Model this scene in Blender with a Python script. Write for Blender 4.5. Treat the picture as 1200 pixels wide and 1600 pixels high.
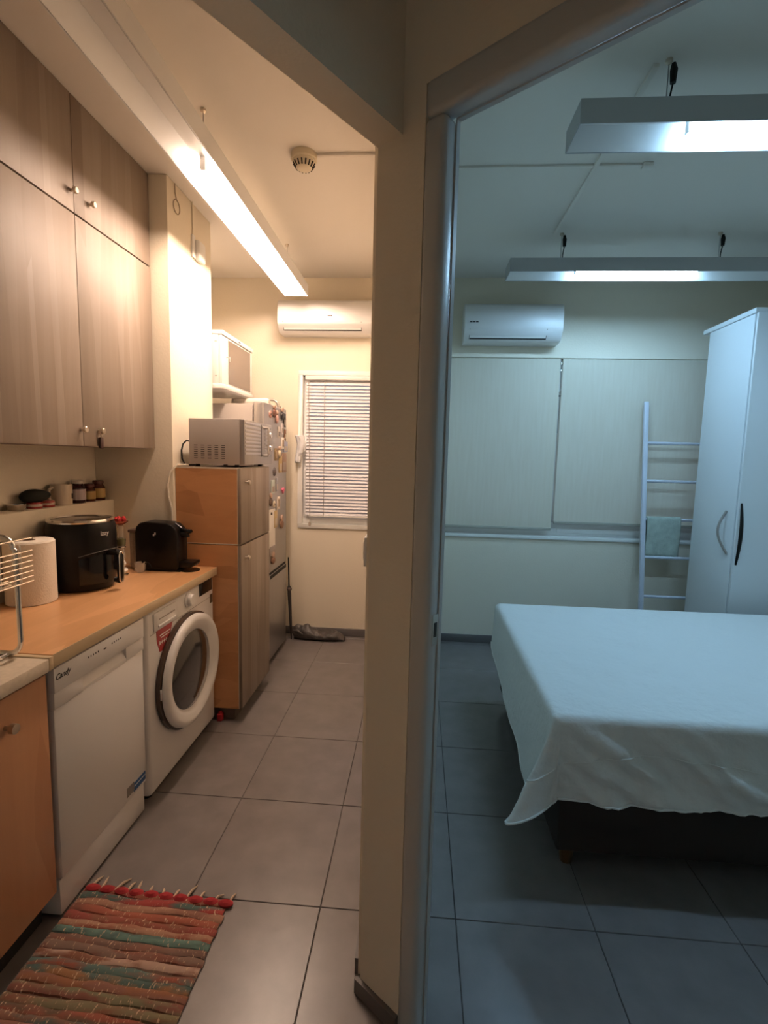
import bpy, bmesh, math, random
from mathutils import Vector, Matrix, noise

random.seed(7)
for o in list(bpy.data.objects):
    bpy.data.objects.remove(o, do_unlink=True)
SC = bpy.context.scene
COL = SC.collection
R = math.radians

# ------------------------------------------------------------------ camera
YAW, PITCH, ROLL, FPX, CAMZ = R(-3.95), R(-6.303), R(1.4086), 775.0, 1.5
fwd = Vector((math.sin(YAW) * math.cos(PITCH), math.cos(YAW) * math.cos(PITCH), math.sin(PITCH)))
rgt0 = Vector((math.cos(YAW), -math.sin(YAW), 0))
up0 = rgt0.cross(fwd)
rgt = math.cos(ROLL) * rgt0 + math.sin(ROLL) * up0
upv = -math.sin(ROLL) * rgt0 + math.cos(ROLL) * up0
cd = bpy.data.cameras.new('camera')
cam = bpy.data.objects.new('camera', cd)
COL.objects.link(cam)
cam.matrix_world = Matrix(((rgt.x, upv.x, -fwd.x, 0), (rgt.y, upv.y, -fwd.y, 0), (rgt.z, upv.z, -fwd.z, CAMZ), (0, 0, 0, 1)))
cd.sensor_fit = 'VERTICAL'
cd.sensor_height = 36.0
cd.lens = FPX / 1600.0 * 36.0
cd.clip_start = 0.02
SC.camera = cam

# ------------------------------------------------------------------ world (dusk outside) and exposure
w = bpy.data.worlds.new('dusk')
SC.world = w
w.use_nodes = True
w.node_tree.nodes['Background'].inputs[0].default_value = (0.70, 0.74, 0.95, 1)
w.node_tree.nodes['Background'].inputs[1].default_value = 0.42
SC.view_settings.view_transform = 'Standard'
SC.view_settings.look = 'None'
SC.view_settings.gamma = 1.0
SC.view_settings.use_curve_mapping = False
SC.view_settings.exposure = 0.0
WARM = (1.0, 0.735, 0.565)
COOL = (0.40, 0.70, 1.0)
K_POWER = 156.0      # emission strength of the kitchen tube
B_POWER = 96.0      # emission strength of the bedroom tubes


# ------------------------------------------------------------------ materials
MATS = {}


def mat(name, col, rough=0.6, metal=0.0, var=0.0, vscale=8.0, bump=0.0, bscale=60.0, stretch=(1, 1, 1), emit=None, estr=0.0, trans=0.0, alpha=1.0, coat=0.0, sss=0.0, spec=None):
    if name in MATS:
        return MATS[name]
    m = bpy.data.materials.new(name)
    m.use_nodes = True
    nt = m.node_tree
    b = nt.nodes['Principled BSDF']
    b.inputs['Base Color'].default_value = (*col, 1)
    b.inputs['Roughness'].default_value = rough
    b.inputs['Metallic'].default_value = metal
    if spec is not None:
        b.inputs['Specular IOR Level'].default_value = spec
    if trans:
        b.inputs['Transmission Weight'].default_value = trans
    if alpha < 1:
        b.inputs['Alpha'].default_value = alpha
    if coat:
        b.inputs['Coat Weight'].default_value = coat
        b.inputs['Coat Roughness'].default_value = 0.15
    if emit:
        b.inputs['Emission Color'].default_value = (*emit, 1)
        b.inputs['Emission Strength'].default_value = estr
    if var or bump:
        geo = nt.nodes.new('ShaderNodeNewGeometry')
        mp = nt.nodes.new('ShaderNodeMapping')
        mp.inputs['Scale'].default_value = stretch
        nt.links.new(geo.outputs['Position'], mp.inputs['Vector'])
    if var:
        n = nt.nodes.new('ShaderNodeTexNoise')
        n.inputs['Scale'].default_value = vscale
        n.inputs['Detail'].default_value = 5
        nt.links.new(mp.outputs[0], n.inputs['Vector'])
        r = nt.nodes.new('ShaderNodeValToRGB')
        r.color_ramp.elements[0].position = 0.3
        r.color_ramp.elements[1].position = 0.7
        r.color_ramp.elements[0].color = (*[c * (1 - var) for c in col], 1)
        r.color_ramp.elements[1].color = (*[min(1, c * (1 + var)) for c in col], 1)
        nt.links.new(n.outputs['Fac'], r.inputs['Fac'])
        nt.links.new(r.outputs['Color'], b.inputs['Base Color'])
    if bump:
        n2 = nt.nodes.new('ShaderNodeTexNoise')
        n2.inputs['Scale'].default_value = bscale
        n2.inputs['Detail'].default_value = 4
        nt.links.new(mp.outputs[0], n2.inputs['Vector'])
        bp = nt.nodes.new('ShaderNodeBump')
        bp.inputs['Strength'].default_value = bump
        bp.inputs['Distance'].default_value = 0.01
        nt.links.new(n2.outputs['Fac'], bp.inputs['Height'])
        nt.links.new(bp.outputs[0], b.inputs['Normal'])
    MATS[name] = m
    return m


def wood_mat(name, dark, light, axis_scale, rough=0.4, bands=3.0):
    """laminate with bands and fine streaks, long axis is the one with the small scale"""
    m = bpy.data.materials.new(name)
    m.use_nodes = True
    nt = m.node_tree
    b = nt.nodes['Principled BSDF']
    b.inputs['Roughness'].default_value = rough
    geo = nt.nodes.new('ShaderNodeNewGeometry')
    mp = nt.nodes.new('ShaderNodeMapping')
    mp.inputs['Scale'].default_value = axis_scale
    nt.links.new(geo.outputs['Position'], mp.inputs['Vector'])
    n = nt.nodes.new('ShaderNodeTexNoise')
    n.inputs['Scale'].default_value = 4.0
    n.inputs['Detail'].default_value = 6
    n.inputs['Roughness'].default_value = 0.6
    nt.links.new(mp.outputs[0], n.inputs['Vector'])
    v = nt.nodes.new('ShaderNodeTexVoronoi')
    v.inputs['Scale'].default_value = bands
    v.feature = 'F1'
    nt.links.new(mp.outputs[0], v.inputs['Vector'])
    sep = nt.nodes.new('ShaderNodeSeparateColor')
    nt.links.new(v.outputs['Color'], sep.inputs[0])
    mx = nt.nodes.new('ShaderNodeMix')
    mx.inputs[0].default_value = 0.45
    nt.links.new(n.outputs['Fac'], mx.inputs[2])
    nt.links.new(sep.outputs[0], mx.inputs[3])
    r = nt.nodes.new('ShaderNodeValToRGB')
    r.color_ramp.elements[0].position = 0.25
    r.color_ramp.elements[1].position = 0.75
    r.color_ramp.elements[0].color = (*dark, 1)
    r.color_ramp.elements[1].color = (*light, 1)
    nt.links.new(mx.outputs[0], r.inputs['Fac'])
    nt.links.new(r.outputs['Color'], b.inputs['Base Color'])
    MATS[name] = m
    return m


M_WALL = mat('wall_paint_cream', (0.81, 0.735, 0.60), 0.75, bump=0.12, bscale=90)
M_CEIL = mat('ceiling_paint', (0.80, 0.76, 0.70), 0.8)
M_TILE = mat('grey_floor_tile', (0.170, 0.152, 0.146), 0.30, var=0.12, vscale=9, bump=0.05, bscale=25)
M_GROUT = mat('dark_grout', (0.075, 0.068, 0.062), 0.9)
M_BASE = mat('grey_skirting', (0.14, 0.13, 0.13), 0.45)
M_FRAME = mat('door_frame_enamel', (0.50, 0.52, 0.52), 0.28)
M_WHITE = mat('white_enamel', (0.72, 0.71, 0.70), 0.28)
M_WHITE2 = mat('white_plastic', (0.80, 0.79, 0.76), 0.35)
M_GAP = mat('dark_gap', (0.02, 0.018, 0.016), 0.8)
M_CHROME = mat('chrome', (0.75, 0.73, 0.70), 0.18, 1.0)
M_NICKEL = mat('brushed_nickel', (0.62, 0.55, 0.46), 0.3, 1.0)
M_BLACK = mat('black_plastic', (0.006, 0.0055, 0.0055), 0.34, spec=0.22)
M_BLACKG = mat('black_gloss', (0.006, 0.006, 0.007), 0.14, spec=0.3)
M_STEEL = mat('silver_grey_steel', (0.40, 0.38, 0.37), 0.33, 0.75, var=0.04, vscale=3, stretch=(30, 30, .5))
M_GREYM = mat('grey_painted_metal', (0.40, 0.36, 0.33), 0.45)
M_ASH = wood_mat('ash_laminate', (0.205, 0.155, 0.118), (0.295, 0.24, 0.195), (1.0, 6.0, 0.22), 0.52, 2.6)
M_BEECH = wood_mat('beech_laminate', (0.46, 0.215, 0.09), (0.60, 0.30, 0.135), (1.5, 1.5, 5.0), 0.36, 2.0)
M_BEECHV = wood_mat('beech_laminate_upright', (0.42, 0.20, 0.095), (0.54, 0.28, 0.145), (2.0, 5.0, 0.5), 0.36, 2.0)
M_TOP = wood_mat('beech_worktop', (0.60, 0.32, 0.145), (0.74, 0.42, 0.21), (5.0, 1.0, 1.0), 0.30, 2.0)
M_TOPE = mat('worktop_edge', (0.60, 0.47, 0.30), 0.35)
M_STONE = mat('pale_stone_worktop', (0.62, 0.54, 0.43), 0.35, var=0.08, vscale=60)
M_GLASS = mat('window_glass', (0.9, 0.95, 1.0), 0.02, trans=1.0)
M_PAPER = mat('paper_towel', (0.82, 0.74, 0.64), 0.9, bump=0.25, bscale=150)
M_WARMTUBE = mat('warm_tube', (1, 1, 1), 0.5, emit=WARM, estr=K_POWER)
M_COOLTUBE = mat('cool_tube', (1, 1, 1), 0.5, emit=COOL, estr=B_POWER)
M_TROUGH = mat('lamp_white_metal', (0.74, 0.74, 0.73), 0.35)
M_TROUGHG = mat('lamp_grey_metal', (0.42, 0.43, 0.44), 0.4)
M_SHEET = mat('white_bedspread', (0.74, 0.76, 0.76), 0.85, bump=0.5, bscale=32)
M_BEDBASE = mat('dark_brown_fabric', (0.020, 0.013, 0.011), 0.8)
M_WARD = mat('white_wardrobe', (0.74, 0.77, 0.79), 0.4)
M_LADDER = mat('pale_blue_white_paint', (0.62, 0.64, 0.72), 0.4)
M_SLAT = mat('white_slat', (0.72, 0.70, 0.72), 0.45)
M_CABLEW = mat('white_cable', (0.72, 0.66, 0.55), 0.5)


def blind_mat():
    m = bpy.data.materials.new('roller_blind_cloth')
    m.use_nodes = True
    nt = m.node_tree
    b = nt.nodes['Principled BSDF']
    b.inputs['Roughness'].default_value = 0.9
    out = nt.nodes['Material Output']
    geo = nt.nodes.new('ShaderNodeNewGeometry')
    mp = nt.nodes.new('ShaderNodeMapping')
    mp.inputs['Scale'].default_value = (16, 1, 1.2)
    nt.links.new(geo.outputs['Position'], mp.inputs['Vector'])
    n = nt.nodes.new('ShaderNodeTexNoise')
    n.inputs['Scale'].default_value = 3.0
    n.inputs['Detail'].default_value = 7
    nt.links.new(mp.outputs[0], n.inputs['Vector'])
    r = nt.nodes.new('ShaderNodeValToRGB')
    r.color_ramp.elements[0].position = 0.3
    r.color_ramp.elements[1].position = 0.7
    r.color_ramp.elements[0].color = (0.80, 0.74, 0.60, 1)
    r.color_ramp.elements[1].color = (0.85, 0.80, 0.67, 1)
    nt.links.new(n.outputs['Fac'], r.inputs['Fac'])
    nt.links.new(r.outputs['Color'], b.inputs['Base Color'])
    tr = nt.nodes.new('ShaderNodeBsdfTranslucent')
    tr.inputs['Color'].default_value = (0.8, 0.70, 0.55, 1)
    mix = nt.nodes.new('ShaderNodeMixShader')
    mix.inputs[0].default_value = 0.25
    nt.links.new(b.outputs[0], mix.inputs[1])
    nt.links.new(tr.outputs[0], mix.inputs[2])
    nt.links.new(mix.outputs[0], out.inputs['Surface'])
    return m


M_BLIND = blind_mat()


# ------------------------------------------------------------------ mesh helpers
class MB:
    def __init__(s):
        s.v, s.f = [], []

    def add(s, vs, fs):
        k = len(s.v)
        s.v += [tuple(p) for p in vs]
        s.f += [tuple(i + k for i in f) for f in fs]
        return s

    def box(s, x0, x1, y0, y1, z0, z1):
        vs = [(x0, y0, z0), (x1, y0, z0), (x1, y1, z0), (x0, y1, z0), (x0, y0, z1), (x1, y0, z1), (x1, y1, z1), (x0, y1, z1)]
        return s.add(vs, [(0, 3, 2, 1), (4, 5, 6, 7), (0, 1, 5, 4), (1, 2, 6, 5), (2, 3, 7, 6), (3, 0, 4, 7)])

    def prism(s, poly, z0, z1):
        """poly (x,y) counter-clockwise, extruded in z"""
        n = len(poly)
        vs = [(x, y, z0) for x, y in poly] + [(x, y, z1) for x, y in poly]
        fs = [tuple(range(n - 1, -1, -1)), tuple(range(n, 2 * n))]
        fs += [(i, (i + 1) % n, n + (i + 1) % n, n + i) for i in range(n)]
        return s.add(vs, fs)

    def extr(s, poly, fn, a0, a1):
        """poly of 2D points, fn(p, a) -> 3D point, extruded from a0 to a1"""
        n = len(poly)
        vs = [fn(p, a0) for p in poly] + [fn(p, a1) for p in poly]
        fs = [tuple(range(n - 1, -1, -1)), tuple(range(n, 2 * n))]
        fs += [(i, (i + 1) % n, n + (i + 1) % n, n + i) for i in range(n)]
        return s.add(vs, fs)

    def tube(s, path, r, seg=8, cap=True):
        pts = [Vector(p) for p in path]
        rs = r if isinstance(r, (list, tuple)) else [r] * len(pts)
        k = len(s.v)
        prev = None
        for i, p in enumerate(pts):
            t = (pts[min(i + 1, len(pts) - 1)] - pts[max(i - 1, 0)]).normalized()
            if prev is None:
                a = Vector((0, 0, 1)) if abs(t.z) < 0.9 else Vector((1, 0, 0))
                u = t.cross(a).normalized()
            else:
                u = (prev - t * prev.dot(t)).normalized()
            prev = u
            v = t.cross(u)
            for j in range(seg):
                an = 2 * math.pi * j / seg
                s.v.append(tuple(p + (u * math.cos(an) + v * math.sin(an)) * rs[i]))
        for i in range(len(pts) - 1):
            for j in range(seg):
                a, b = k + i * seg + j, k + i * seg + (j + 1) % seg
                s.f.append((a, b, b + seg, a + seg))
        if cap:
            s.f.append(tuple(k + j for j in range(seg - 1, -1, -1)))
            s.f.append(tuple(k + (len(pts) - 1) * seg + j for j in range(seg)))
        return s

    def lathe(s, prof, c, seg=24, axis='Z', sx=1.0, sy=1.0):
        """prof list of (r, h); closed at both ends if r == 0"""
        c = Vector(c)
        k = len(s.v)
        for r, h in prof:
            for j in range(seg):
                an = 2 * math.pi * j / seg
                a, b = r * math.cos(an) * sx, r * math.sin(an) * sy
                if axis == 'Z':
                    p = (a, b, h)
                elif axis == 'X':
                    p = (h, a, b)
                else:
                    p = (b, h, a)
                s.v.append(tuple(c + Vector(p)))
        for i in range(len(prof) - 1):
            for j in range(seg):
                a, b = k + i * seg + j, k + i * seg + (j + 1) % seg
                s.f.append((a, b, b + seg, a + seg))
        s.f.append(tuple(k + j for j in range(seg - 1, -1, -1)))
        s.f.append(tuple(k + (len(prof) - 1) * seg + j for j in range(seg)))
        return s

    def grid(s, nu, nv, fn):
        k = len(s.v)
        for i in range(nu + 1):
            for j in range(nv + 1):
                s.v.append(tuple(fn(i / nu, j / nv)))
        for i in range(nu):
            for j in range(nv):
                a = k + i * (nv + 1) + j
                s.f.append((a, a + nv + 1, a + nv + 2, a + 1))
        return s

    def build(s, name, m, parent=None, smooth=False, bev=0.0, seg=2, sharp=35):
        me = bpy.data.meshes.new(name)
        me.from_pydata(s.v, [], s.f)
        bm = bmesh.new()
        bm.from_mesh(me)
        bmesh.ops.remove_doubles(bm, verts=bm.verts, dist=1e-5)
        bmesh.ops.recalc_face_normals(bm, faces=bm.faces)
        if bev:
            es = [e for e in bm.edges if len(e.link_faces) == 2 and e.calc_face_angle(0) > 0.5]
            bmesh.ops.bevel(bm, geom=es, offset=bev, segments=seg, affect='EDGES', clamp_overlap=True, profile=0.5)
        bm.to_mesh(me)
        bm.free()
        if smooth or bev:
            me.polygons.foreach_set('use_smooth', [True] * len(me.polygons))
            me.set_sharp_from_angle(angle=R(sharp))
        me.materials.append(m)
        o = bpy.data.objects.new(name, me)
        COL.objects.link(o)
        put(o, parent)
        return o


def put(o, parent):
    if parent is not None:
        o.parent = parent
        o.matrix_parent_inverse = parent_world(parent).inverted()


def parent_world(p):
    m = p.matrix_basis.copy()
    if p.parent is not None:
        m = parent_world(p.parent) @ p.matrix_parent_inverse @ m
    return m


def box(name, m, parent, x0, x1, y0, y1, z0, z1, bev=0.0, seg=2):
    return MB().box(x0, x1, y0, y1, z0, z1).build(name, m, parent, bev=bev, seg=seg)


def tag(o, label, cat, group=None):
    o['label'] = label
    o['category'] = cat
    if group:
        o['group'] = group
    return o


def thing(name, label, cat, loc=(0, 0, 0), group=None):
    o = bpy.data.objects.new(name, None)
    o.empty_display_size = 0.05
    o.location = loc
    COL.objects.link(o)
    return tag(o, label, cat, group)


def struct(o, label=None):
    o['kind'] = 'structure'
    if label:
        o['label'] = label
    return o


def text(name, body, size, m, parent, origin, xax, yax, shear=0.0, ext=0.0006, align='CENTER', bold=0.0):
    cu = bpy.data.curves.new(name, 'FONT')
    cu.body = body
    cu.size = size
    cu.align_x = align
    cu.align_y = 'CENTER'
    cu.shear = shear
    cu.extrude = ext
    cu.offset = bold
    tmp = bpy.data.objects.new('tmp', cu)
    COL.objects.link(tmp)
    bpy.context.view_layer.update()
    dg = bpy.context.evaluated_depsgraph_get()
    me = bpy.data.meshes.new_from_object(tmp.evaluated_get(dg))
    bpy.data.objects.remove(tmp, do_unlink=True)
    x, y = Vector(xax).normalized(), Vector(yax).normalized()
    z = x.cross(y)
    mw = Matrix(((x.x, y.x, z.x, origin[0]), (x.y, y.y, z.y, origin[1]), (x.z, y.z, z.z, origin[2]), (0, 0, 0, 1)))
    me.transform(mw)
    me.materials.clear()
    me.materials.append(m)
    o = bpy.data.objects.new(name, me)
    COL.objects.link(o)
    put(o, parent)
    return o


def nz(x, y=0.0, z=0.0):
    return noise.noise(Vector((x, y, z)))


def arc(c, r, a0, a1, n, ax1, ax2):
    c, ax1, ax2 = Vector(c), Vector(ax1), Vector(ax2)
    return [c + ax1 * r * math.cos(a0 + (a1 - a0) * i / n) + ax2 * r * math.sin(a0 + (a1 - a0) * i / n) for i in range(n + 1)]


# ================================================================== THE SETTING
XL, XR, YB, YF, ZC = -1.74, 2.62, -0.42, 4.0, 2.88
# floor of separate tiles
TX, TY, GX, GY = -0.283, 1.487, 0.448, 0.49
fl = struct(box('floor', M_GROUT, None, XL - .1, XR + .1, YB - .1, YF + .15, -0.08, -0.003))
tile_me = None
ix0 = math.floor((XL - TX) / GX)
ix1 = math.ceil((XR - TX) / GX)
iy0 = math.floor((YB - TY) / GY)
iy1 = math.ceil((YF - TY) / GY)
for i in range(ix0, ix1):
    for j in range(iy0, iy1):
        if tile_me is None:
            t = MB().box(0.0016, GX - 0.0016, 0.0016, GY - 0.0016, -0.007, 0.0).build('floor_tile', M_TILE, None, bev=0.0012, seg=1)
            tile_me = t.data
        else:
            t = bpy.data.objects.new('floor_tile', tile_me)
            COL.objects.link(t)
        t.location = (TX + i * GX, TY + j * GY, random.uniform(-0.0004, 0.0))
        put(t, fl)

struct(box('ceiling', M_CEIL, None, XL - .1, XR + .1, YB - .1, YF + .2, ZC, ZC + .1))
struct(box('wall_left', M_WALL, None, XL - .12, XL, YB, YF + .2, 0, ZC))
struct(box('wall_right', M_WALL, None, XR, XR + .12, YB, YF + .2, 0, ZC))
struct(box('wall_back', M_WALL, None, XL - .12, XR + .12, YB - .12, YB, 0, ZC))
# far wall with two window holes
KW = (-0.985, -0.20, 0.905, 2.17)
BW = (0.12, 2.36, 0.90, 2.29)
wf = MB()
for a, b, z0, z1 in ((XL, KW[0], 0, ZC), (KW[0], KW[1], 0, KW[2]), (KW[0], KW[1], KW[3], ZC), (KW[1], BW[0], 0, ZC),
                     (BW[0], BW[1], 0, BW[2]), (BW[0], BW[1], BW[3], ZC), (BW[1], XR, 0, ZC)):
    wf.box(a, b, YF, YF + .2, z0, z1)
struct(wf.build('wall_far', M_WALL))
# column between worktop and refrigerator, ledge behind the worktop
XC, YC0, YC1 = -1.307, 2.56, 3.085
struct(box('wall_column', M_WALL, None, XL, XC, YC0, YC1, 0, ZC, bev=0.004))
struct(box('trim_ledge', M_WALL, None, XL, -1.641, 0.6, YC0, 0.0, 1.238, bev=0.004))
# hall walls, turned about 37 degrees to the rooms
P0 = Vector((-0.12, 1.235))
A1 = R(-37.5)
D1 = Vector((math.cos(A1), math.sin(A1)))
N1 = Vector((-D1.y, D1.x))
A2 = R(-124.5)
D2 = Vector((math.cos(A2), math.sin(A2)))


def W(t, n):
    q = P0 + D1 * t + N1 * n
    return (q.x, q.y)


DT0, DT1, DZ = 0.138, 1.20, 2.292     # structural hole of the bedroom door
wd = MB()
wd.prism([W(0, 0), W(DT0, 0), W(DT0, .12), W(0, .12)], 0, ZC)
wd.prism([W(DT0, 0), W(DT1, 0), W(DT1, .12), W(DT0, .12)], DZ, ZC)
wd.prism([W(DT1, 0), W(2.72, 0), W(2.72, .12), W(DT1, .12)], 0, ZC)
struct(wd.build('wall_hall', M_WALL))
struct(box('wall_partition', M_WALL, None, -0.132, 0.0, 1.285, YF, 0, ZC))
# beam over the kitchen opening
bt = 0.075


def BM(t, s):
    q = P0 + D2 * t + D1 * s
    return (q.x, q.y)


struct(MB().prism([BM(-.02, 0), BM(2.00, 0), BM(2.00, bt), BM(-.02, bt)], 2.215, ZC).build('trim_beam', M_WALL))
# skirtings
struct(box('baseboard_far', M_BASE, None, XL, -0.132, YF - .012, YF, 0, 0.065, bev=.002))
struct(box('baseboard_bedroom', M_BASE, None, 0.0, XR, YF - .012, YF, 0, 0.065, bev=.002))
struct(MB().prism([W(-.012, -.012), W(DT0, -.012), W(DT0, 0), W(-.012, 0)], 0, 0.045).build('baseboard_hall', M_BASE))
struct(box('baseboard_partition', M_BASE, None, -0.142, -0.132, 1.285, YF - .012, 0, 0.05))

# bedroom door frame
df = struct(MB().prism([W(DT0 - .004, -.003), W(.190, -.003), W(.190, .050), W(DT0 - .004, .050)], 0, 2.222).build('door_1', M_FRAME, None, bev=0.016, seg=4))
MB().prism([W(.1885, .040), W(.1925, .040), W(.1925, .052), W(.1885, .052)], 0, 2.220).build('frame_lip', M_FRAME, df)
MB().prism([W(DT0 - .004, -.003), W(DT1, -.003), W(DT1, .050), W(DT0 - .004, .050)], 2.2225, 2.30).build('frame_head', M_FRAME, df, bev=0.016, seg=4)
MB().prism([W(.19, .040), W(DT1 - .05, .040), W(DT1 - .05, .052), W(.19, .052)], 2.2195, 2.2235).build('head_lip', M_FRAME, df)
MB().prism([W(DT1 - .05, -.003), W(DT1, -.003), W(DT1, .050), W(DT1 - .05, .050)], 0, 2.222).build('frame_jamb', M_FRAME, df, bev=0.016, seg=4)
sp = MB().prism([W(.1900, .018), W(.1915, .018), W(.1915, .039), W(.1900, .039)], 1.060, 1.135).build('strike_plate', M_CHROME, df)
MB().prism([W(.1914, .023), W(.1922, .023), W(.1922, .034), W(.1914, .034)], 1.08, 1.115).build('latch_hole', M_GAP, sp)

# ---- kitchen window with its frame
x0, x1, z0, z1 = KW
w1 = struct(MB().box(x0, x1, YF - .012, YF + .10, z0, z0 + .035).box(x0, x1, YF - .012, YF + .10, z1 - .035, z1)
            .box(x0, x0 + .035, YF - .012, YF + .10, z0 + .035, z1 - .035).box(x1 - .035, x1, YF - .012, YF + .10, z0 + .035, z1 - .035)
            .build('window_1', M_WHITE2, None, bev=.003))
a0, a1, b0, b1 = x0 + .035, x1 - .035, z0 + .035, z1 - .035
MB().box(a0, a1, YF + .045, YF + .085, b0, b0 + .05).box(a0, a1, YF + .045, YF + .085, b1 - .05, b1)\
    .box(a0, a0 + .05, YF + .045, YF + .085, b0 + .05, b1 - .05).box(a1 - .05, a1, YF + .045, YF + .085, b0 + .05, b1 - .05)\
    .build('sash', M_WHITE2, w1, bev=.004)
box('pane', M_GLASS, w1, a0 + .05, a1 - .05, YF + .060, YF + .066, b0 + .05, b1 - .05)
hd = box('window_handle', M_WHITE2, w1, a0 + .014, a0 + .034, YF + .02, YF + .045, 1.50, 1.62, bev=.006)

# ---- bedroom window
x0, x1, z0, z1 = BW
w2 = struct(MB().box(x0, x1, YF + .06, YF + .13, z0, z0 + .115).box(x0, x1, YF + .06, YF + .13, z1 - .05, z1)
            .box(x0, x0 + .05, YF + .06, YF + .13, z0 + .115, z1 - .05).box(x1 - .05, x1, YF + .06, YF + .13, z0 + .115, z1 - .05)
            .box(1.03, 1.10, YF + .06, YF + .13, z0 + .115, z1 - .05).build('window_2', M_WHITE2, None, bev=.004))
for px0, px1 in ((x0 + .05, 1.03), (1.10, x1 - .05)):
    box('pane', M_GLASS, w2, px0, px1, YF + .09, YF + .096, z0 + .115, z1 - .05)
box('window_sill', M_WHITE2, w2, x0 - .01, x1 + .01, YF - .015, YF + .06, z0 - .022, z0 + .004, bev=.004)
box('sash_rail', M_WHITE2, w2, 1.12, x1 - .06, YF + .05, YF + .062, z0 + .03, z0 + .06)

# ================================================================== KITCHEN: cabinets and appliances
# ---- wall cabinets (two units, one above the other)
XU = -1.40


def knob(parent, x, y, z, r=0.0125):
    MB().lathe([(0.0, 0), (.006, 0), (.0055, .012), (r, .016), (r, .026), (r * .8, .028), (0, .028)], (x, y, z), 16, 'X').build('knob', M_NICKEL, parent, smooth=True)


def cabinet(name, label, x0, x1, y0, y1, z0, z1, mbody, doors, kz, kside, cat='cabinet', edge=None):
    t = thing(name, label, cat, ((x0 + x1) / 2, (y0 + y1) / 2, z0))
    box('body', mbody, t, x0, x1 - .020, y0, y1, z0, z1, bev=.0015)
    for (d0, d1), kz_, ky in zip(doors, kz, kside):
        d = box('door', M_ASH, t, x1 - .0185, x1, d0 + .0015, d1 - .0015, z0 + .0015, z1 - .0015, bev=.0012)
        if ky is not None:
            knob(d, x1, ky, kz_)
    return t


c_low = cabinet('wall_cabinet', 'ash laminate wall cabinet with two tall doors above the worktop', XL, XU, 1.40, YC0 - .004, 1.515, 2.430,
                M_ASH, ((1.40, 1.995), (1.995, YC0 - .004)), (1.583, 1.583), (1.978, 2.092))
c_up = cabinet('wall_cabinet', 'ash laminate wall cabinet with short doors right under the ceiling', XL, XU, 1.40, YC0 - .004, 2.434, ZC - .002,
               M_ASH, ((1.40, 1.995), (1.995, YC0 - .004)), (2.511, 2.509), (1.977, 2.087))
kt = thing('key_tag', 'small dark brown tag hanging from the right cabinet knob', 'tag', (XU + .012, 2.092, 1.50))
MB().tube([(XU + .012, 2.092, 1.580), (XU + .012, 2.098, 1.57), (XU + .012, 2.092, 1.555), (XU + .012, 2.086, 1.57), (XU + .012, 2.092, 1.580)], .0015, 6).build('cord', M_NICKEL, kt)
MB().box(XU + .005, XU + .017, 2.081, 2.103, 1.508, 1.556).build('fob', mat('tag_leather', (.05, .02, .015), .5), kt, bev=.004)

# ---- worktops
XW = -1.08
wt = thing('worktop', 'beech laminate worktop over the dishwasher and washing machine', 'worktop', (-1.35, 2.0, .85))
box('slab', M_TOP, wt, -1.640, XW - .003, 1.362, YC0, .846, .885)
box('slab_end', M_TOP, wt, -1.303, XW - .003, YC0, 2.577, .846, .885)
box('front_edging', M_TOPE, wt, XW - .003, XW, 1.362, 2.577, .844, .8855, bev=.001)
ws = thing('worktop', 'pale stone worktop under the dish rack, at the left edge', 'worktop', (-1.35, .9, .85))
box('slab', M_STONE, ws, -1.640, XW + .004, 0.60, 1.340, .842, .882, bev=.004)
box('joint_strip', M_TOPE, ws, -1.640, XW + .002, 1.342, 1.360, .842, .884, bev=.002)

# ---- base cabinet at far left of the picture
bc = thing('base_cabinet', 'beech base cabinet under the stone worktop, left edge', 'cabinet', (-1.36, .95, 0))
box('body', M_BEECHV, bc, -1.62, -1.118, 0.60, 1.352, .11, .836)
box('plinth', M_GAP, bc, -1.60, -1.155, 0.60, 1.352, 0, .11)
d = box('door', M_BEECHV, bc, -1.116, -1.097, 0.80, 1.349, .113, .828, bev=.0015)
MB().lathe([(0, 0), (.007, 0), (.006, .014), (.014, .018), (.014, .032), (0, .033)], (-1.097, 1.196, .745), 16, 'X').build('knob', M_NICKEL, d, smooth=True)

# ---- dishwasher
XD = -1.092
dw = thing('dishwasher', 'slim white dishwasher beside the beech base cabinet', 'dishwasher', (-1.35, 1.61, 0))
Y0, Y1 = 1.366, 1.862
box('body', M_WHITE, dw, -1.63, XD - .03, Y0, Y1, .10, .838)
box('plinth', M_WHITE, dw, -1.60, XD - .012, Y0 + .004, Y1 - .004, .008, .128, bev=.003)
dr = box('door', M_WHITE, dw, XD - .028, XD, Y0 + .002, Y1 - .002, .138, .705, bev=.006)
# control panel with a recessed grip
cp = MB()
cp.box(XD - .028, XD + .006, Y0 + .002, Y1 - .002, .757, .836)
cp.box(XD - .028, XD + .003, Y0 + .002, 1.500, .705, .757)
cp.box(XD - .028, XD + .003, 1.742, Y1 - .002, .705, .757)
cp.box(XD - .028, XD - .020, 1.500, 1.742, .705, .757)
cpo = cp.build('control_panel', M_WHITE, dw, bev=.002)
MB().extr([(XD - .020, .705), (XD + .002, .705), (XD + .002, .715), (XD - .018, .754)], lambda p, a: (p[0], a, p[1]), 1.500, 1.742).build('grip_slope', M_WHITE, cpo)
M_INK = mat('dark_ink', (.03, .025, .025), .6)
for k in range(5):
    box('indicator_mark', M_INK, cpo, XD + .006, XD + .0066, 1.524 + k * .0125, 1.528 + k * .0125, .806, .812)
    box('indicator_mark', M_INK, cpo, XD + .006, XD + .0066, 1.652 + k * .0125, 1.656 + k * .0125, .806, .812)
box('button_mark', M_INK, cpo, XD + .006, XD + .0066, 1.606, 1.620, .803, .808)
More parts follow.
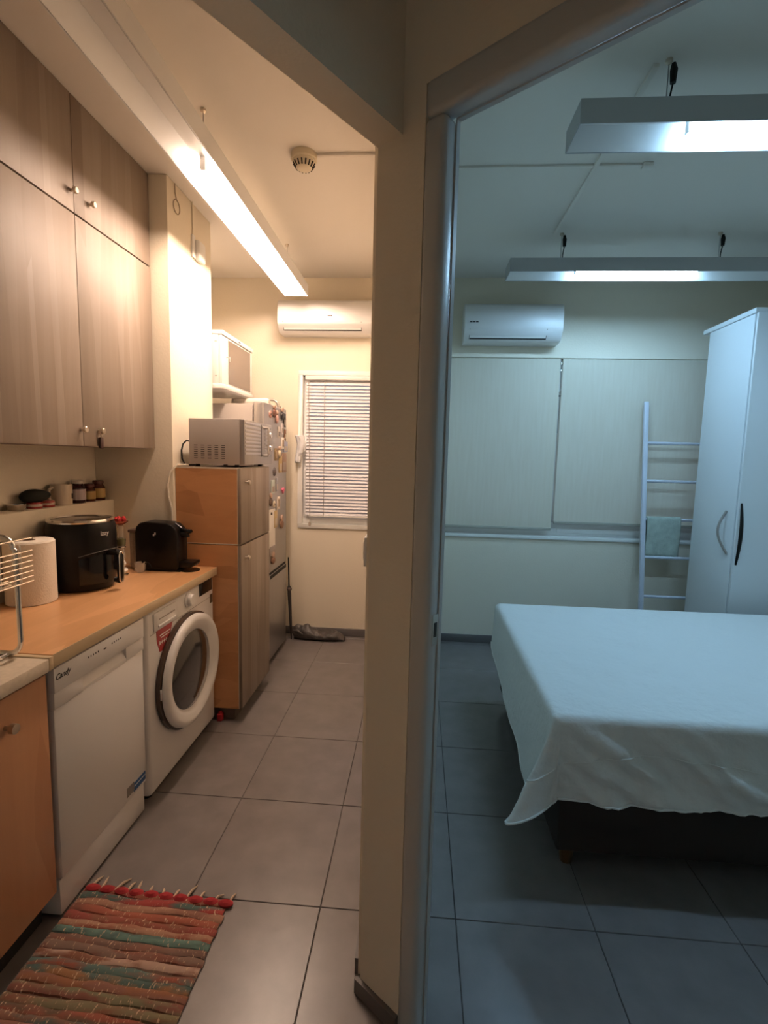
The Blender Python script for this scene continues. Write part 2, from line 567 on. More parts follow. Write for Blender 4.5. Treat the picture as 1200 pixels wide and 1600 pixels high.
text('lettering', 'Candy', .025, M_INK, cpo, (XD + .0062, 1.404, .805), (0, 1, 0), (0, 0, 1), shear=.35, bold=.0003)
st = box('energy_sticker', mat('sticker_blue', (.02, .10, .28), .5), dw, XD, XD + .0008, 1.765, 1.850, .152, .188)
box('sticker_half', mat('sticker_grey', (.22, .20, .18), .5), st, XD, XD + .0012, 1.720, 1.768, .158, .196)
box('sticker_line', M_WHITE2, st, XD, XD + .0014, 1.770, 1.846, .172, .175)

# ---- washing machine
wm = thing('washing_machine', 'white front loading washing machine with round glass door', 'washing machine', (-1.36, 2.23, 0))
Y0, Y1 = 1.890, 2.565
XM = -1.095
box('body', M_WHITE, wm, -1.62, XM, Y0, Y1, .03, .840, bev=.022, seg=4)
for fx, fy in ((-1.57, Y0 + .06), (-1.57, Y1 - .06), (XM - .05, Y0 + .06), (XM - .05, Y1 - .06)):
    MB().lathe([(0, 0), (.022, 0), (.022, .012), (.012, .016), (.012, .034), (0, .034)], (fx, fy, 0), 12).build('foot', M_BLACK, wm)
box('panel_seam', mat('seam_grey', (.35, .33, .31), .6), wm, XM, XM + .0008, Y0 + .03, Y1 - .03, .7345, .7365)
sl = MB().box(XM, XM + .006, 1.945, 2.150, .742, .822).build('detergent_drawer', M_WHITE, wm, bev=.006)
box('drawer_slot', mat('slot_grey', (.30, .27, .25), .6), sl, XM + .006, XM + .0068, 1.985, 2.12, .785, .790)
MB().box(XM + .006, XM + .011, 1.975, 2.125, .752, .764).build('drawer_grip', M_WHITE, sl, bev=.003)
MB().lathe([(0, 0), (.036, 0), (.036, .004), (.030, .008), (.028, .024), (.024, .028), (0, .028)], (XM, 2.262, .793), 28, 'X').build('dial', M_WHITE, wm, smooth=True)
box('display', M_BLACKG, wm, XM, XM + .003, 2.385, 2.535, .772, .838, bev=.001)
box('side_sticker', mat('sticker_brown', (.10, .06, .03), .5), wm, XM, XM + .001, 2.512, 2.543, .700, .748)
# badge
bd = [(1.968, .738), (2.108, .738), (2.075, .672), (2.050, .645), (2.020, .636), (1.992, .640), (1.972, .690)]
bo = MB().extr(bd, lambda p, a: (a, p[0], p[1]), XM, XM + .0012).build('badge', mat('badge_red', (.36, .03, .03), .4), wm)
text('badge_lettering', 'A+++', .030, M_WHITE2, bo, (XM + .0014, 2.020, .676), (0, 1, 0), (0, 0, 1), bold=.0008)
box('badge_line', M_WHITE2, bo, XM + .0012, XM + .0016, 1.995, 2.085, .708, .713)
box('badge_line', M_WHITE2, bo, XM + .0012, XM + .0016, 2.005, 2.075, .697, .701)
# round door
dc = (XM, 2.235, .462)
dd = MB().lathe([(.266, .0), (.272, .004), (.272, .020), (.268, .022), (.20, .022)], dc, 56, 'X', 1.07, 1.0).build('door_rim', mat('rim_brown', (.06, .035, .025), .25), wm, smooth=True)
MB().lathe([(.255, .022), (.262, .026), (.262, .040), (.254, .050), (.232, .052), (.205, .040), (.186, .030), (.184, .02)], dc, 56, 'X', 1.07, 1.0).build('door_ring', M_WHITE, wm, smooth=True, sharp=50)
MB().lathe([(0, .046), (.06, .045), (.12, .040), (.165, .034), (.185, .028), (.185, .015), (0, .015)], (XM, 2.235, .462), 48, 'X', 1.06, 1.0).build('door_glass', mat('smoked_glass', (.022, .020, .018), .08, coat=1.0), wm, smooth=True)
MB().box(XM + .018, XM + .030, 1.948, 1.966, .44, .49).build('door_hinge', M_CHROME, wm, bev=.002)

# ---- tall narrow cabinets, lower and upper unit
XT = -0.946
Y0, Y1 = 2.58, 3.085


def tall(label, z0, z1, kz, ky, plinth):
    t = thing('tall_cabinet', label, 'cabinet', (-1.12, 2.83, 0 if plinth else z0))
    box('side_panel', M_BEECH, t, XC + .003, XT - .020, Y0, Y0 + .018, z0, z1)
    box('side_panel', M_BEECH, t, XC + .003, XT - .020, Y1 - .018, Y1, z0, z1)
    box('carcass', M_GREYM, t, XC + .003, XT - .022, Y0 + .018, Y1 - .018, z0 + .002, z1 - .002)
    box('edging', M_CABLEW, t, XT - .020, XT - .0185, Y0, Y1, z0, z1)
    d = box('door', M_ASH, t, XT - .018, XT, Y0 + .002, Y1 - .002, z0 + .002, z1 - .003, bev=.0015)
    knob(d, XT, ky, kz)
    return t


t1 = tall('tall beech sided base cabinet with ash door next to the washing machine', .078, 1.006, .930, 2.64, True)
box('plinth', mat('plinth_dark', (.10, .075, .06), .6), t1, XC + .02, XT - .055, Y0 + .03, Y1 - .01, 0, .078)
t2 = tall('short beech sided cabinet unit carrying the microwave oven', 1.010, 1.425, 1.345, 2.652, False)
box('top_edging', M_CABLEW, t2, XC + .003, XT - .018, Y0 - .001, Y0, 1.417, 1.425)
box('bottom_edging', M_CABLEW, t2, XC + .003, XT - .018, Y0 - .001, Y0, 1.010, 1.014)
bpy.data.objects.remove(bpy.data.objects['tmp'], do_unlink=True) if 'tmp' in bpy.data.objects else None

# red object between washing machine and tall cabinet
rd = thing('red_container', 'small red container on the floor beside the washing machine', 'container', (-1.075, 2.598, 0))
MB().box(-1.092, -1.062, 2.571, 2.607, 0, .042).build('body', mat('red_plastic', (.42, .02, .03), .35), rd, bev=.007)
MB().lathe([(0, .042), (.011, .042), (.011, .052), (0, .054)], (-1.077, 2.589, 0), 12).build('cap', mat('red_plastic', (.42, .02, .03), .35), rd)

# ---- microwave oven on the tall cabinet
mw = thing('microwave_oven', 'silver microwave oven with vented side on the tall cabinet', 'microwave', (-1.09, 2.84, 1.425))
X0, X1, Y0, Y1, Z0, Z1 = -1.245, -.965, 2.618, 3.110, 1.440, 1.683
box('casing', M_GREYM, mw, X0, X1, Y0, Y1, Z0, Z1, bev=.003)
for fx in (X0 + .03, X1 - .03):
    for fy in (Y0 + .04, 3.05):
        MB().lathe([(0, 0), (.014, 0), (.012, .016), (0, .016)], (fx, fy, 1.425), 10).build('foot', M_BLACK, mw)
fr_ = box('front_panel', M_STEEL, mw, X1, X1 + .028, Y0 + .001, Y1, Z0, Z1 - .001, bev=.004)
# louvre-like bands across door and control side
for k in range(9):
    z = Z0 + .055 + k * .0205
    box('door_band', mat('band_grey', (.50, .50, .54), .3, .5), fr_, X1 + .028, X1 + .0305, Y0 + .010, 2.885, z, z + .013, bev=.001)
    if 1 <= k <= 7:
        box('door_band', mat('band_grey', (.5, .5, .5)), fr_, X1 + .028, X1 + .0305, 2.965, 3.045, z, z + .013, bev=.001)
box('door_gap', M_GAP, fr_, X1 + .028, X1 + .0288, 2.898, 2.905, Z0 + .045, Z1 - .012)
hn = MB().tube([(X1 + .028, 2.935, Z0 + .052), (X1 + .058, 2.935, Z0 + .052), (X1 + .060, 2.935, Z0 + .060), (X1 + .060, 2.935, Z1 - .035), (X1 + .058, 2.935, Z1 - .027), (X1 + .028, 2.935, Z1 - .027)], .007, 10)
hn.build('handle', M_GREYM, fr_, smooth=True)
box('handle_end', M_CHROME, fr_, X1 + .028, X1 + .034, 2.912, 3.075, Z1 - .032, Z1 - .022, bev=.002)
box('handle_end', M_CHROME, fr_, X1 + .028, X1 + .034, 2.912, 3.075, Z0 + .047, Z0 + .057, bev=.002)
for zz in (Z1 - .065, Z0 + .10):
    MB().lathe([(0, 0), (.020, 0), (.018, .014), (0, .016)], (X1 + .028, 3.055, zz), 18, 'X').build('knob', M_CHROME, fr_, smooth=True)
for c in range(5):
    for k in range(7):
        xx = X0 + .028 + c * .038
        box('vent_slot', M_GAP, mw, xx, xx + .020, Y0 - .0006, Y0 + .0004, Z0 + .030 + k * .0115, Z0 + .0335 + k * .0115)
# its black lead
tag(MB().tube([(-1.255, 2.66, 1.56), (-1.275, 2.655, 1.565), (-1.293, 2.65, 1.545), (-1.300, 2.645, 1.51), (-1.295, 2.64, 1.465), (-1.280, 2.64, 1.436), (-1.262, 2.65, 1.432), (-1.25, 2.70, 1.432)], .0045, 8)
    .build('power_cord', M_BLACK, None, smooth=True), 'black cord looping out behind the microwave oven', 'cord')
tag(MB().tube([(-1.262, 2.64, 1.431), (-1.29, 2.575, 1.434), (-1.318, 2.553, 1.395), (-1.334, 2.55, 1.33), (-1.330, 2.55, 1.265), (-1.314, 2.55, 1.20), (-1.310, 2.55, 1.12), (-1.312, 2.55, 1.02), (-1.318, 2.548, .92), (-1.320, 2.548, .889)], .0060, 8)
    .build('power_cord', M_CABLEW, None, smooth=True), 'cream cord hanging down behind the black coffee machine', 'cord')

# ---- refrigerator
rf = thing('refrigerator', 'silver two door refrigerator covered with magnets, by the window wall', 'refrigerator', (-1.33, 3.48, 0))
XF = -1.020
box('body', M_GREYM, rf, XL + .04, XF - .075, 3.21, 3.77, .03, 1.825, bev=.006)
box('plinth', M_BLACK, rf, XL + .06, XF - .08, 3.23, 3.75, 0, .03)
d = box('upper_door', M_STEEL, rf, XF - .068, XF, 3.20, 3.765, .672, 1.84, bev=.010, seg=3)
d2 = box('lower_door', M_STEEL, rf, XF - .068, XF, 3.20, 3.765, .035, .655, bev=.010, seg=3)
box('door_grip', M_GAP, rf, XF - .062, XF - .004, 3.21, 3.76, .655, .672)
box('grip_recess', M_GAP, d2, XF - .02, XF + .0008, 3.34, 3.76, .625, .650)

# magnets and papers stuck to the upper door, each its own small thing: (y, z, w, h, kind, colour, label)
mag = [
    (3.430, 1.800, .050, .085, 'fig', (.16, .07, .05), 'dark brown doll magnet near the top of the refrigerator door'),
    (3.345, 1.770, .040, .050, 'disc', (.55, .28, .22), 'round pink magnet left of the brown doll magnet'),
    (3.490, 1.765, .045, .085, 'fig', (.60, .35, .32), 'pink doll magnet right of the brown doll magnet'),
    (3.630, 1.800, .060, .085, 'fig', (.03, .025, .03), 'black doll magnet at the top of the refrigerator door'),
    (3.700, 1.755, .032, .090, 'rect', (.04, .03, .03), 'narrow black magnet under the black doll magnet'),
    (3.550, 1.660, .045, .070, 'rect', (.66, .60, .56), 'whitish picture magnet below the pink doll magnet'),
    (3.640, 1.690, .040, .070, 'rect', (.62, .55, .55), 'pale lilac upright magnet on the refrigerator door'),
    (3.715, 1.650, .032, .070, 'rect', (.25, .13, .08), 'brown narrow magnet at the door edge'),
    (3.650, 1.585, .055, .075, 'frame', (.80, .74, .68), 'white framed magnet beside the blue photo card'),
    (3.690, 1.440, .085, .130, 'rect', (.30, .19, .13), 'brown photo card on the refrigerator door edge'),
    (3.725, 1.560, .085, .070, 'rect', (.38, .40, .52), 'blue grey photo card on the refrigerator door edge'),
    (3.480, 1.500, .050, .080, 'frame', (.22, .14, .06), 'dark framed magnet with gold centre on the door'),
    (3.560, 1.520, .040, .080, 'fig', (.66, .55, .38), 'cream figure magnet on the refrigerator door'),
    (3.590, 1.430, .055, .110, 'rect', (.48, .33, .13), 'golden upright magnet beside the brown photo card'),
    (3.440, 1.380, .050, .050, 'disc', (.10, .08, .08), 'dark round magnet above the row of pale cards'),
    (3.400, 1.275, .060, .085, 'rect', (.50, .56, .50), 'pale green card near the microwave handle'),
    (3.500, 1.285, .032, .085, 'rect', (.36, .36, .40), 'grey narrow magnet beside the pale green card'),
    (3.345, 1.190, .050, .085, 'fig', (.12, .08, .06), 'dark figure magnet above the white sheet'),
    (3.660, 1.235, .050, .050, 'heart', (.85, .18, .30), 'bright pink heart magnet on the refrigerator door'),
    (3.540, 1.150, .055, .085, 'frame', (.80, .70, .62), 'small white card with a red mark'),
    (3.430, 1.150, .040, .050, 'disc', (.75, .65, .50), 'cream round magnet above the white sheet'),
    (3.385, 0.985, .150, .270, 'sheet', (.82, .78, .73), 'large white paper sheet on the refrigerator door'),
    (3.470, 1.040, .055, .110, 'rect', (.55, .42, .22), 'yellowish card over the corner of the white sheet'),
    (3.620, 1.000, .070, .090, 'fig', (.25, .13, .08), 'brown figure magnet right of the white sheet'),
    (3.390, 0.825, .100, .060, 'rect', (.34, .30, .29), 'grey card under the white sheet'),
    (3.400, 0.765, .075, .070, 'fig', (.22, .11, .07), 'brown figure magnet lowest on the door'),
]
for k, (y, z, wd_, h, kind, col, lab) in enumerate(mag):
    wd_, h = (wd_ * 1.25, h * 1.1) if kind != 'sheet' else (wd_, h)
    m = mat('magnet_colour_%d' % k, col, .5)
    th = .006
    t = thing('fridge_magnet' if kind != 'sheet' else 'paper_sheet', lab, 'magnet' if kind != 'sheet' else 'paper', (XF, y, z - h / 2), 'things stuck to the refrigerator door')
    ya, yb, za, zb = y - wd_ / 2, y + wd_ / 2, z - h / 2, z + h / 2
    if kind == 'fig':
        MB().lathe([(0, 0), (wd_ * .42, .001), (wd_ * .42, .008), (wd_ * .3, .014), (0, .016)], (XF, y, za + h * .33), 14, 'X', 1.0, h * .33 / (wd_ * .42)).build('figure_body', m, t, smooth=True)
        MB().lathe([(0, 0), (wd_ * .30, .001), (wd_ * .30, .010), (0, .018)], (XF, y, zb - h * .2), 12, 'X').build('figure_head', mat('magnet_head', (.50, .33, .25), .5), t, smooth=True)
    elif kind == 'disc':
        MB().lathe([(0, 0), (wd_ * .5, 0), (wd_ * .5, .005), (wd_ * .4, .008), (0, .009)], (XF, y, z), 18, 'X').build('disc', m, t, smooth=True)
        MB().lathe([(0, .008), (wd_ * .2, .008), (wd_ * .15, .011), (0, .011)], (XF, y, z), 12, 'X').build('centre', mat('magnet_dark', (.08, .05, .04), .5), t)
    elif kind == 'heart':
        pts = []
        for i in range(20):
            a = 2 * math.pi * i / 20
            pts.append((y + wd_ / 34 * 16 * math.sin(a) ** 3, z + h / 34 * (13 * math.cos(a) - 5 * math.cos(2 * a) - 2 * math.cos(3 * a) - math.cos(4 * a))))
        MB().extr(pts, lambda p, a: (a, p[0], p[1]), XF, XF + .008).build('heart', m, t)
    else:
        box('card', m, t, XF, XF + (.0015 if kind == 'sheet' else th), ya, yb, za, zb, bev=.0006)
        if kind == 'frame':
            box('picture', mat('magnet_picture', (.42, .30, .18), .5), t, XF + th, XF + th + .001, ya + wd_ * .22, yb - wd_ * .22, za + h * .2, zb - h * .2)
        elif kind == 'rect':
            box('print', mat('magnet_print_%d' % (k % 3), [(.35, .28, .24), (.55, .48, .40), (.20, .17, .17)][k % 3], .5), t, XF + th, XF + th + .0008, ya + wd_ * .15, yb - wd_ * .15, za + h * .12, za + h * .55)
        else:
            MB().lathe([(0, 0), (.010, 0), (.010, .006), (0, .007)], (XF + .0015, y - .02, zb - .03), 12, 'X').build('pin', mat('magnet_dark', (.08, .05, .04), .5), t)

# ---- white cabinet with smoked glass door above the refrigerator
wc = thing('glass_cabinet', 'white wall cabinet with smoked glass door above the refrigerator', 'cabinet', (-1.48, 3.38, 1.91))
X0, X1, Y0, Y1, Z0, Z1 = XL + .003, -1.252, 3.100, 3.660, 1.935, 2.235
box('body', M_WHITE, wc, X0, X1 - .02, Y0, Y1, Z0, Z1, bev=.004)
box('base_board', M_WHITE, wc, X0, X1 + .012, Y0 - .006, Y1 + .008, 1.905, Z0, bev=.006)
box('top_board', M_WHITE, wc, X0, X1 + .008, Y0 - .004, Y1 + .006, Z1, 2.262, bev=.005)
d = box('door', M_WHITE, wc, X1 - .018, X1, Y0 + .002, Y1 - .002, Z0 + .002, Z1 - .002, bev=.002)
box('glass_panel', mat('brown_glass', (.16, .125, .10), .12), d, X1, X1 + .003, Y0 + .105, Y1 - .045, Z0 + .012, Z1 - .014)
MB().tube([(X1, Y0 + .075, 2.110), (X1 + .022, Y0 + .075, 2.110), (X1 + .024, Y0 + .075, 2.100), (X1 + .024, Y0 + .075, 2.080)], .004, 8).build('handle', M_STEEL, d, smooth=True)
box('maker_mark', M_INK, wc, X1 + .008, X1 + .0086, 3.37, 3.41, 2.243, 2.250)
for zz in (1.98, 2.19):
    box('hinge_mark', M_STEEL, wc, X1 - .045, X1 - .03, Y0 - .0012, Y0, zz, zz + .006)

# grey bent pipe over the refrigerator, white bundle on top of it
tag(MB().tube([(-1.30, 3.72, 1.902), (-1.20, 3.72, 1.906), (-1.12, 3.72, 1.908)] + arc((-1.12, 3.72, 1.858), .05, math.pi / 2, 0, 6, (1, 0, 0), (0, 0, 1)) + [(-1.070, 3.760, 1.858), (-1.070, 3.80, 1.84), (-1.07, 3.82, 1.70)], .011, 10)
    .build('bent_pipe', mat('pipe_grey', (.42, .39, .34), .35, .3), None, smooth=True), 'grey bent pipe curving over the top of the refrigerator', 'pipe')
bn = MB().lathe([(0, -.14), (.030, -.14), (.036, -.12), (.034, 0), (.037, .11), (.028, .13), (0, .13)], (-1.22, 3.56, 1.864), 14, 'X')
bo = bn.build('plastic_bundle', mat('bundle_white', (.66, .60, .52), .6, bump=.5, bscale=30), None, smooth=True)
tag(bo, 'pale rolled bundle lying on top of the refrigerator', 'bundle')

# ---- small things on the worktop
# paper towel roll
pr = thing('paper_towel_roll', 'large white paper towel roll standing behind the dish rack', 'paper roll', (-1.548, 1.853, .885))
c = (-1.548, 1.853, .885)
MB().lathe([(.022, .002), (.084, 0), (.088, .004), (.088, .246), (.083, .252), (.024, .252), (.022, .246), (.022, .01)], c, 40).build('roll', M_PAPER, pr, smooth=True)
MB().lathe([(.0215, .002), (.0215, .2535), (.019, .2535), (.019, .002)], c, 24).build('core', mat('cardboard', (.22, .13, .08), .8), pr, smooth=True)

# air fryer
af = thing('air_fryer', 'black air fryer with silver top ring beside the paper roll', 'air fryer', (-1.50, 2.095, .885))
c = (-1.500, 2.095, .885)
MB().lathe([(0, 0.004), (.118, .004), (.125, .012), (.133, .06), (.139, .14), (.1395, .24), (.136, .285), (.130, .302)], c, 48).build('body', M_BLACK, af, smooth=True)
MB().lathe([(.118, .300), (.131, .300), (.1325, .306), (.128, .314), (.121, .314), (.117, .308)], c, 48).build('top_ring', M_CHROME, af, smooth=True)
MB().lathe([(0, .304), (.118, .304), (.116, .309), (.06, .311), (0, .311)], c, 40).build('top_plate', M_BLACKG, af, smooth=True)
fa = R(-6)
fd = Vector((math.cos(fa), math.sin(fa), 0))
fs = Vector((-math.sin(fa), math.cos(fa), 0))
cc = Vector(c)


def fry(r, side, z):
    """point on a cylinder of radius r at side angle"""
    an = fa + side
    return (c[0] + r * math.cos(an), c[1] + r * math.sin(an), c[2] + z)


MB().grid(20, 6, lambda u, v: fry(.1405 - abs(v - .5) ** 3 * .02 + (.0 if v > .05 else -.002), -.95 + 1.9 * u, .035 + .145 * v - .02 * (abs(u - .5) * 2) ** 2 * (v)))\
    .build('drawer_front', M_BLACKG, af, smooth=True)
MB().tube([fry(.142, -.95 + 1.9 * i / 20, .180 - .02 * (abs(i / 20 - .5) * 2) ** 2) for i in range(21)], .0016, 6).build('drawer_seam', mat('seam_dark_grey', (.10, .10, .10), .4), af)
hp = [cc + fd * .13 + Vector((0, 0, .165)), cc + fd * .178 + Vector((0, 0, .170)), cc + fd * .190 + Vector((0, 0, .155)), cc + fd * .190 + Vector((0, 0, .06)), cc + fd * .182 + Vector((0, 0, .040)), cc + fd * .165 + Vector((0, 0, .045))]
MB().tube(hp, .0135, 10).build('handle', M_BLACK, af, smooth=True)
rim = [cc + fd * .196 + fs * a + Vector((0, 0, b)) for a, b in ((-.013, .05), (-.013, .155), (-.008, .168), (.0, .172), (.008, .168), (.013, .155), (.013, .05), (.008, .038), (0, .034), (-.008, .038), (-.013, .05))]
MB().tube(rim, .0030, 8).build('handle_trim', M_CHROME, af, smooth=True)
tn = (fd * math.cos(-.18) + fs * math.sin(-.18))
tx = Vector((-tn.y, tn.x, 0))
tp = cc + tn * .1405 + Vector((0, 0, .255))
text('lettering', 'izzy', .028, mat('silver_print', (.65, .62, .60), .3), af, tp, tx, (0, 0, 1))

# glass ornament with red top
gl = thing('glass_ornament', 'slim glass and chrome ornament with red top behind the air fryer', 'ornament', (-1.455, 2.315, .885))
c = (-1.455, 2.315, .885)
M_CLEAR = mat('clear_glass', (.75, .68, .60), .08, alpha=.35)
M_PEARL = mat('pearl_white', (.88, .84, .78), .15)
MB().lathe([(0, 0), (.030, 0), (.030, .006), (.012, .012), (0, .012)], c, 20).build('base', M_CHROME, gl, smooth=True)
MB().lathe([(0, .012), (.020, .016), (.028, .026), (.024, .036), (0, .042)], c, 20).build('lower_ball', M_PEARL, gl, smooth=True)
MB().lathe([(0, .042), (.014, .045), (.021, .060), (.014, .076), (0, .080)], c, 20).build('upper_ball', M_PEARL, gl, smooth=True)
MB().lathe([(.008, .078), (.017, .085), (.017, .150), (.012, .156), (.0, .156)], c, 16).build('glass_tube', M_CLEAR, gl, smooth=True)
MB().lathe([(0, .140), (.022, .142), (.022, .147), (0, .148)], c, 16).build('collar', M_CHROME, gl, smooth=True)
MB().lathe([(0, .150), (.020, .152), (.022, .185), (.0, .190)], c, 16).build('green_band', mat('olive_glass', (.12, .12, .06), .15), gl, smooth=True)
MB().lathe([(0, .190), (.012, .190), (.016, .250), (.0, .255)], c, 16).build('upper_tube', M_CLEAR, gl, smooth=True)
MB().lathe([(0, .252), (.012, .253), (.034, .268), (.036, .272), (.030, .274), (0, .270)], c, 20).build('dish', mat('copper_red', (.42, .10, .06), .2, .6), gl, smooth=True)
for k in range(5):
    a = k * 1.257
    MB().lathe([(0, .270), (.010, .274), (.012, .284), (.006, .294), (0, .296)], (c[0] + .018 * math.cos(a), c[1] + .018 * math.sin(a), c[2]), 10).build('bead', mat('red_glass', (.40, .03, .03), .15), gl, smooth=True)
# glass cup next to it
gc = thing('glass_cup', 'small glass cup with dark handle left of the coffee machine', 'cup', (-1.41, 2.40, .885))
c = (-1.41, 2.40, .885)
MB().lathe([(.0, 0), (.022, 0), (.026, .01), (.028, .05), (.026, .05), (.024, .012), (.02, .004), (0, .004)], c, 18).build('bowl', M_CLEAR, gc, smooth=True)
MB().tube([(c[0] + .026, c[1], c[2] + .046), (c[0] + .040, c[1], c[2] + .050), (c[0] + .052, c[1], c[2] + .036), (c[0] + .058, c[1], c[2] + .024)], .004, 8).build('handle', M_BLACK, gc, smooth=True)

# coffee machine, side view
cm = thing('coffee_machine', 'black capsule coffee machine next to the orange cabinet side', 'coffee machine', (-1.34, 2.50, .885))
Y0, Y1 = 2.425, 2.535
prof = [(-1.452, .892), (-1.232, .892), (-1.222, .905), (-1.222, 1.060), (-1.232, 1.105), (-1.255, 1.128), (-1.285, 1.136), (-1.395, 1.140), (-1.425, 1.134), (-1.443, 1.115), (-1.452, 1.085)]
MB().extr(prof, lambda p, a: (p[0], a, p[1]), Y0, Y1).build('body', M_BLACK, cm, bev=.008, seg=3)
box('base', M_BLACK, cm, -1.455, -1.215, Y0 + .004, Y1 - .004, .885, .894, bev=.002)
MB().extr([(-1.225, .905), (-1.165, .905), (-1.150, .922), (-1.150, .936), (-1.225, .936)], lambda p, a: (p[0], a, p[1]), Y0 + .012, Y1 - .012).build('drip_tray', M_BLACK, cm, bev=.003)
MB().lathe([(0, 0), (.05, 0), (.05, .004), (0, .004)], (-1.185, 2.48, .885), 20).build('tray_foot', M_BLACK, cm)
MB().tube([(-1.262, 2.48, 1.128), (-1.238, 2.48, 1.110), (-1.215, 2.48, 1.094), (-1.188, 2.48, 1.090), (-1.172, 2.48, 1.094)], [.010, .011, .013, .013, .008], 12).build('lever', M_BLACKG, cm, smooth=True)
MB().tube([(-1.226, 2.48, 1.075), (-1.200, 2.48, 1.075), (-1.195, 2.48, 1.060)], [.018, .016, .012], 12).build('spout', M_BLACK, cm, smooth=True)
MB().box(-1.490, -1.455, Y0 + .015, Y1 - .015, .895, 1.080).build('water_tank', mat('smoked_tank', (.30, .22, .17), .12, alpha=.6), cm, bev=.006)
MB().box(-1.496, -1.452, Y0 + .012, Y1 - .012, 1.080, 1.096).build('tank_lid', mat('tank_lid', (.10, .06, .045), .3), cm, bev=.004)
for k, (dx, dz) in enumerate(((-.352, 1.068), (-.344, 1.076))):
    box('emblem', mat('silver_print', (.65, .62, .60), .3), cm, -1.0 + dx, -1.0 + dx + .007, Y0 - .0012, Y0 + .001, dz, dz + .012)

# dish rack at the left edge
dk = thing('dish_rack', 'chrome wire dish rack standing on the stone worktop', 'dish rack', (-1.26, 1.20, .882))
XRK, YE = -1.182, 1.360
for yy in (YE - .02, .78):
    MB().tube([(XRK - .18, yy + .01, .892), (XRK - .02, yy, .892)] + arc((XRK - .02, yy, .932), .04, -math.pi / 2, 0, 6, (1, 0, 0), (0, 0, 1)) + [(XRK + .02, yy, 1.10), (XRK + .018, yy, 1.205)]
              + arc((XRK - .022, yy, 1.208), .034, 0, math.pi / 2, 6, (1, 0, 0), (0, 0, 1)) + [(XRK - .20, yy, 1.244)], .0075, 10).build('leg', M_CHROME, dk, smooth=True)
MB().tube([(XRK - .02, YE - .02, .8895), (XRK - .02, .78, .8895)], .006, 8).build('foot_bar', M_CHROME, dk)
M_WIRE = mat('rack_wire', (.80, .72, .62), .25, .8)
for k in range(8):
    z = 1.104 + k * .0155 + (.022 if k == 7 else 0)
    MB().tube([(XRK + .03, .80, z), (XRK + .03, YE + .028, z)], .0022, 6).build('wire', M_WIRE, dk)
for k in range(8):
    yy = .84 + k * .072
    MB().tube([(XRK - .19, yy, 1.102), (XRK + .028, yy, 1.102), (XRK + .030, yy, 1.108), (XRK + .030, yy, 1.22)], .0020, 6).build('cross_wire', M_WIRE, dk)
for k in range(5):
    xx = XRK - .18 + k * .045
    MB().tube([(xx, .80, 1.100), (xx, YE + .02, 1.100)], .0020, 6).build('floor_wire', M_WIRE, dk)
for k in range(4):
    z = 1.14 + k * .026
    MB().tube([(XRK - .19, .80, z), (XRK - .19, YE + .03, z)], .0020, 6).build('back_wire', M_WIRE, dk)

# ---- things on the ledge
ZL = 1.238


def bottle(label, y, r, h, colb, collab, capc, x=-1.690, cap_h=.016):
    t = thing('pill_bottle', label, 'bottle', (x, y, ZL), 'small bottles on the ledge')
    c = (x, y, ZL)
    hb = h - cap_h
    MB().lathe([(0, 0), (r * .95, 0), (r, .003), (r, hb * .80), (r * .72, hb * .93), (r * .72, hb), (0, hb)], c, 22).build('glass', mat('bottle_' + colb[0], colb[1], .15), t, smooth=True)
    MB().lathe([(r * 1.01, hb * .16), (r * 1.015, hb * .17), (r * 1.015, hb * .70), (r * 1.01, hb * .71)], c, 22).build('label_band', mat('label_' + collab[0], collab[1], .6), t, smooth=True)
    MB().lathe([(0, hb), (r * .82, hb), (r * .82, h - .002), (r * .76, h), (0, h)], c, 22).build('cap', mat('cap_' + capc[0], capc[1], .4), t, smooth=True)


bottle('dark bottle with white cap and lilac label on the ledge', 2.345, .036, .112, ('plum', (.035, .010, .014)), ('lilac', (.42, .36, .38)), ('white', (.62, .56, .50)))
bottle('brown bottle with yellow label, shortest on the ledge', 2.432, .029, .090, ('amber', (.07, .018, .010)), ('yellow', (.45, .30, .10)), ('brown', (.10, .03, .025)))
bottle('brown bottle with yellow label nearest the column', 2.506, .032, .104, ('amber', (.07, .018, .010)), ('yellow', (.45, .30, .10)), ('brown', (.10, .03, .025)))
# white mug
mg = thing('mug', 'cream mug with a small dark mark on the ledge', 'mug', (-1.690, 2.235, ZL))
c = (-1.690, 2.235, ZL)
MB().lathe([(0, 0), (.040, 0), (.043, .004), (.045, .098), (.042, .098), (.040, .01), (0, .008)], c, 28).build('cup', mat('mug_cream', (.62, .52, .40), .35), mg, smooth=True)
MB().tube([(c[0] - .01, c[1] - .042, ZL + .082), (c[0] - .012, c[1] - .062, ZL + .078), (c[0] - .014, c[1] - .068, ZL + .05), (c[0] - .012, c[1] - .060, ZL + .026), (c[0] - .01, c[1] - .041, ZL + .02)], .006, 8).build('handle', mat('mug_cream', (.6, .5, .4)), mg, smooth=True)
box('mark', M_INK, mg, -1.6480, -1.6462, 2.243, 2.252, ZL + .03, ZL + .055)
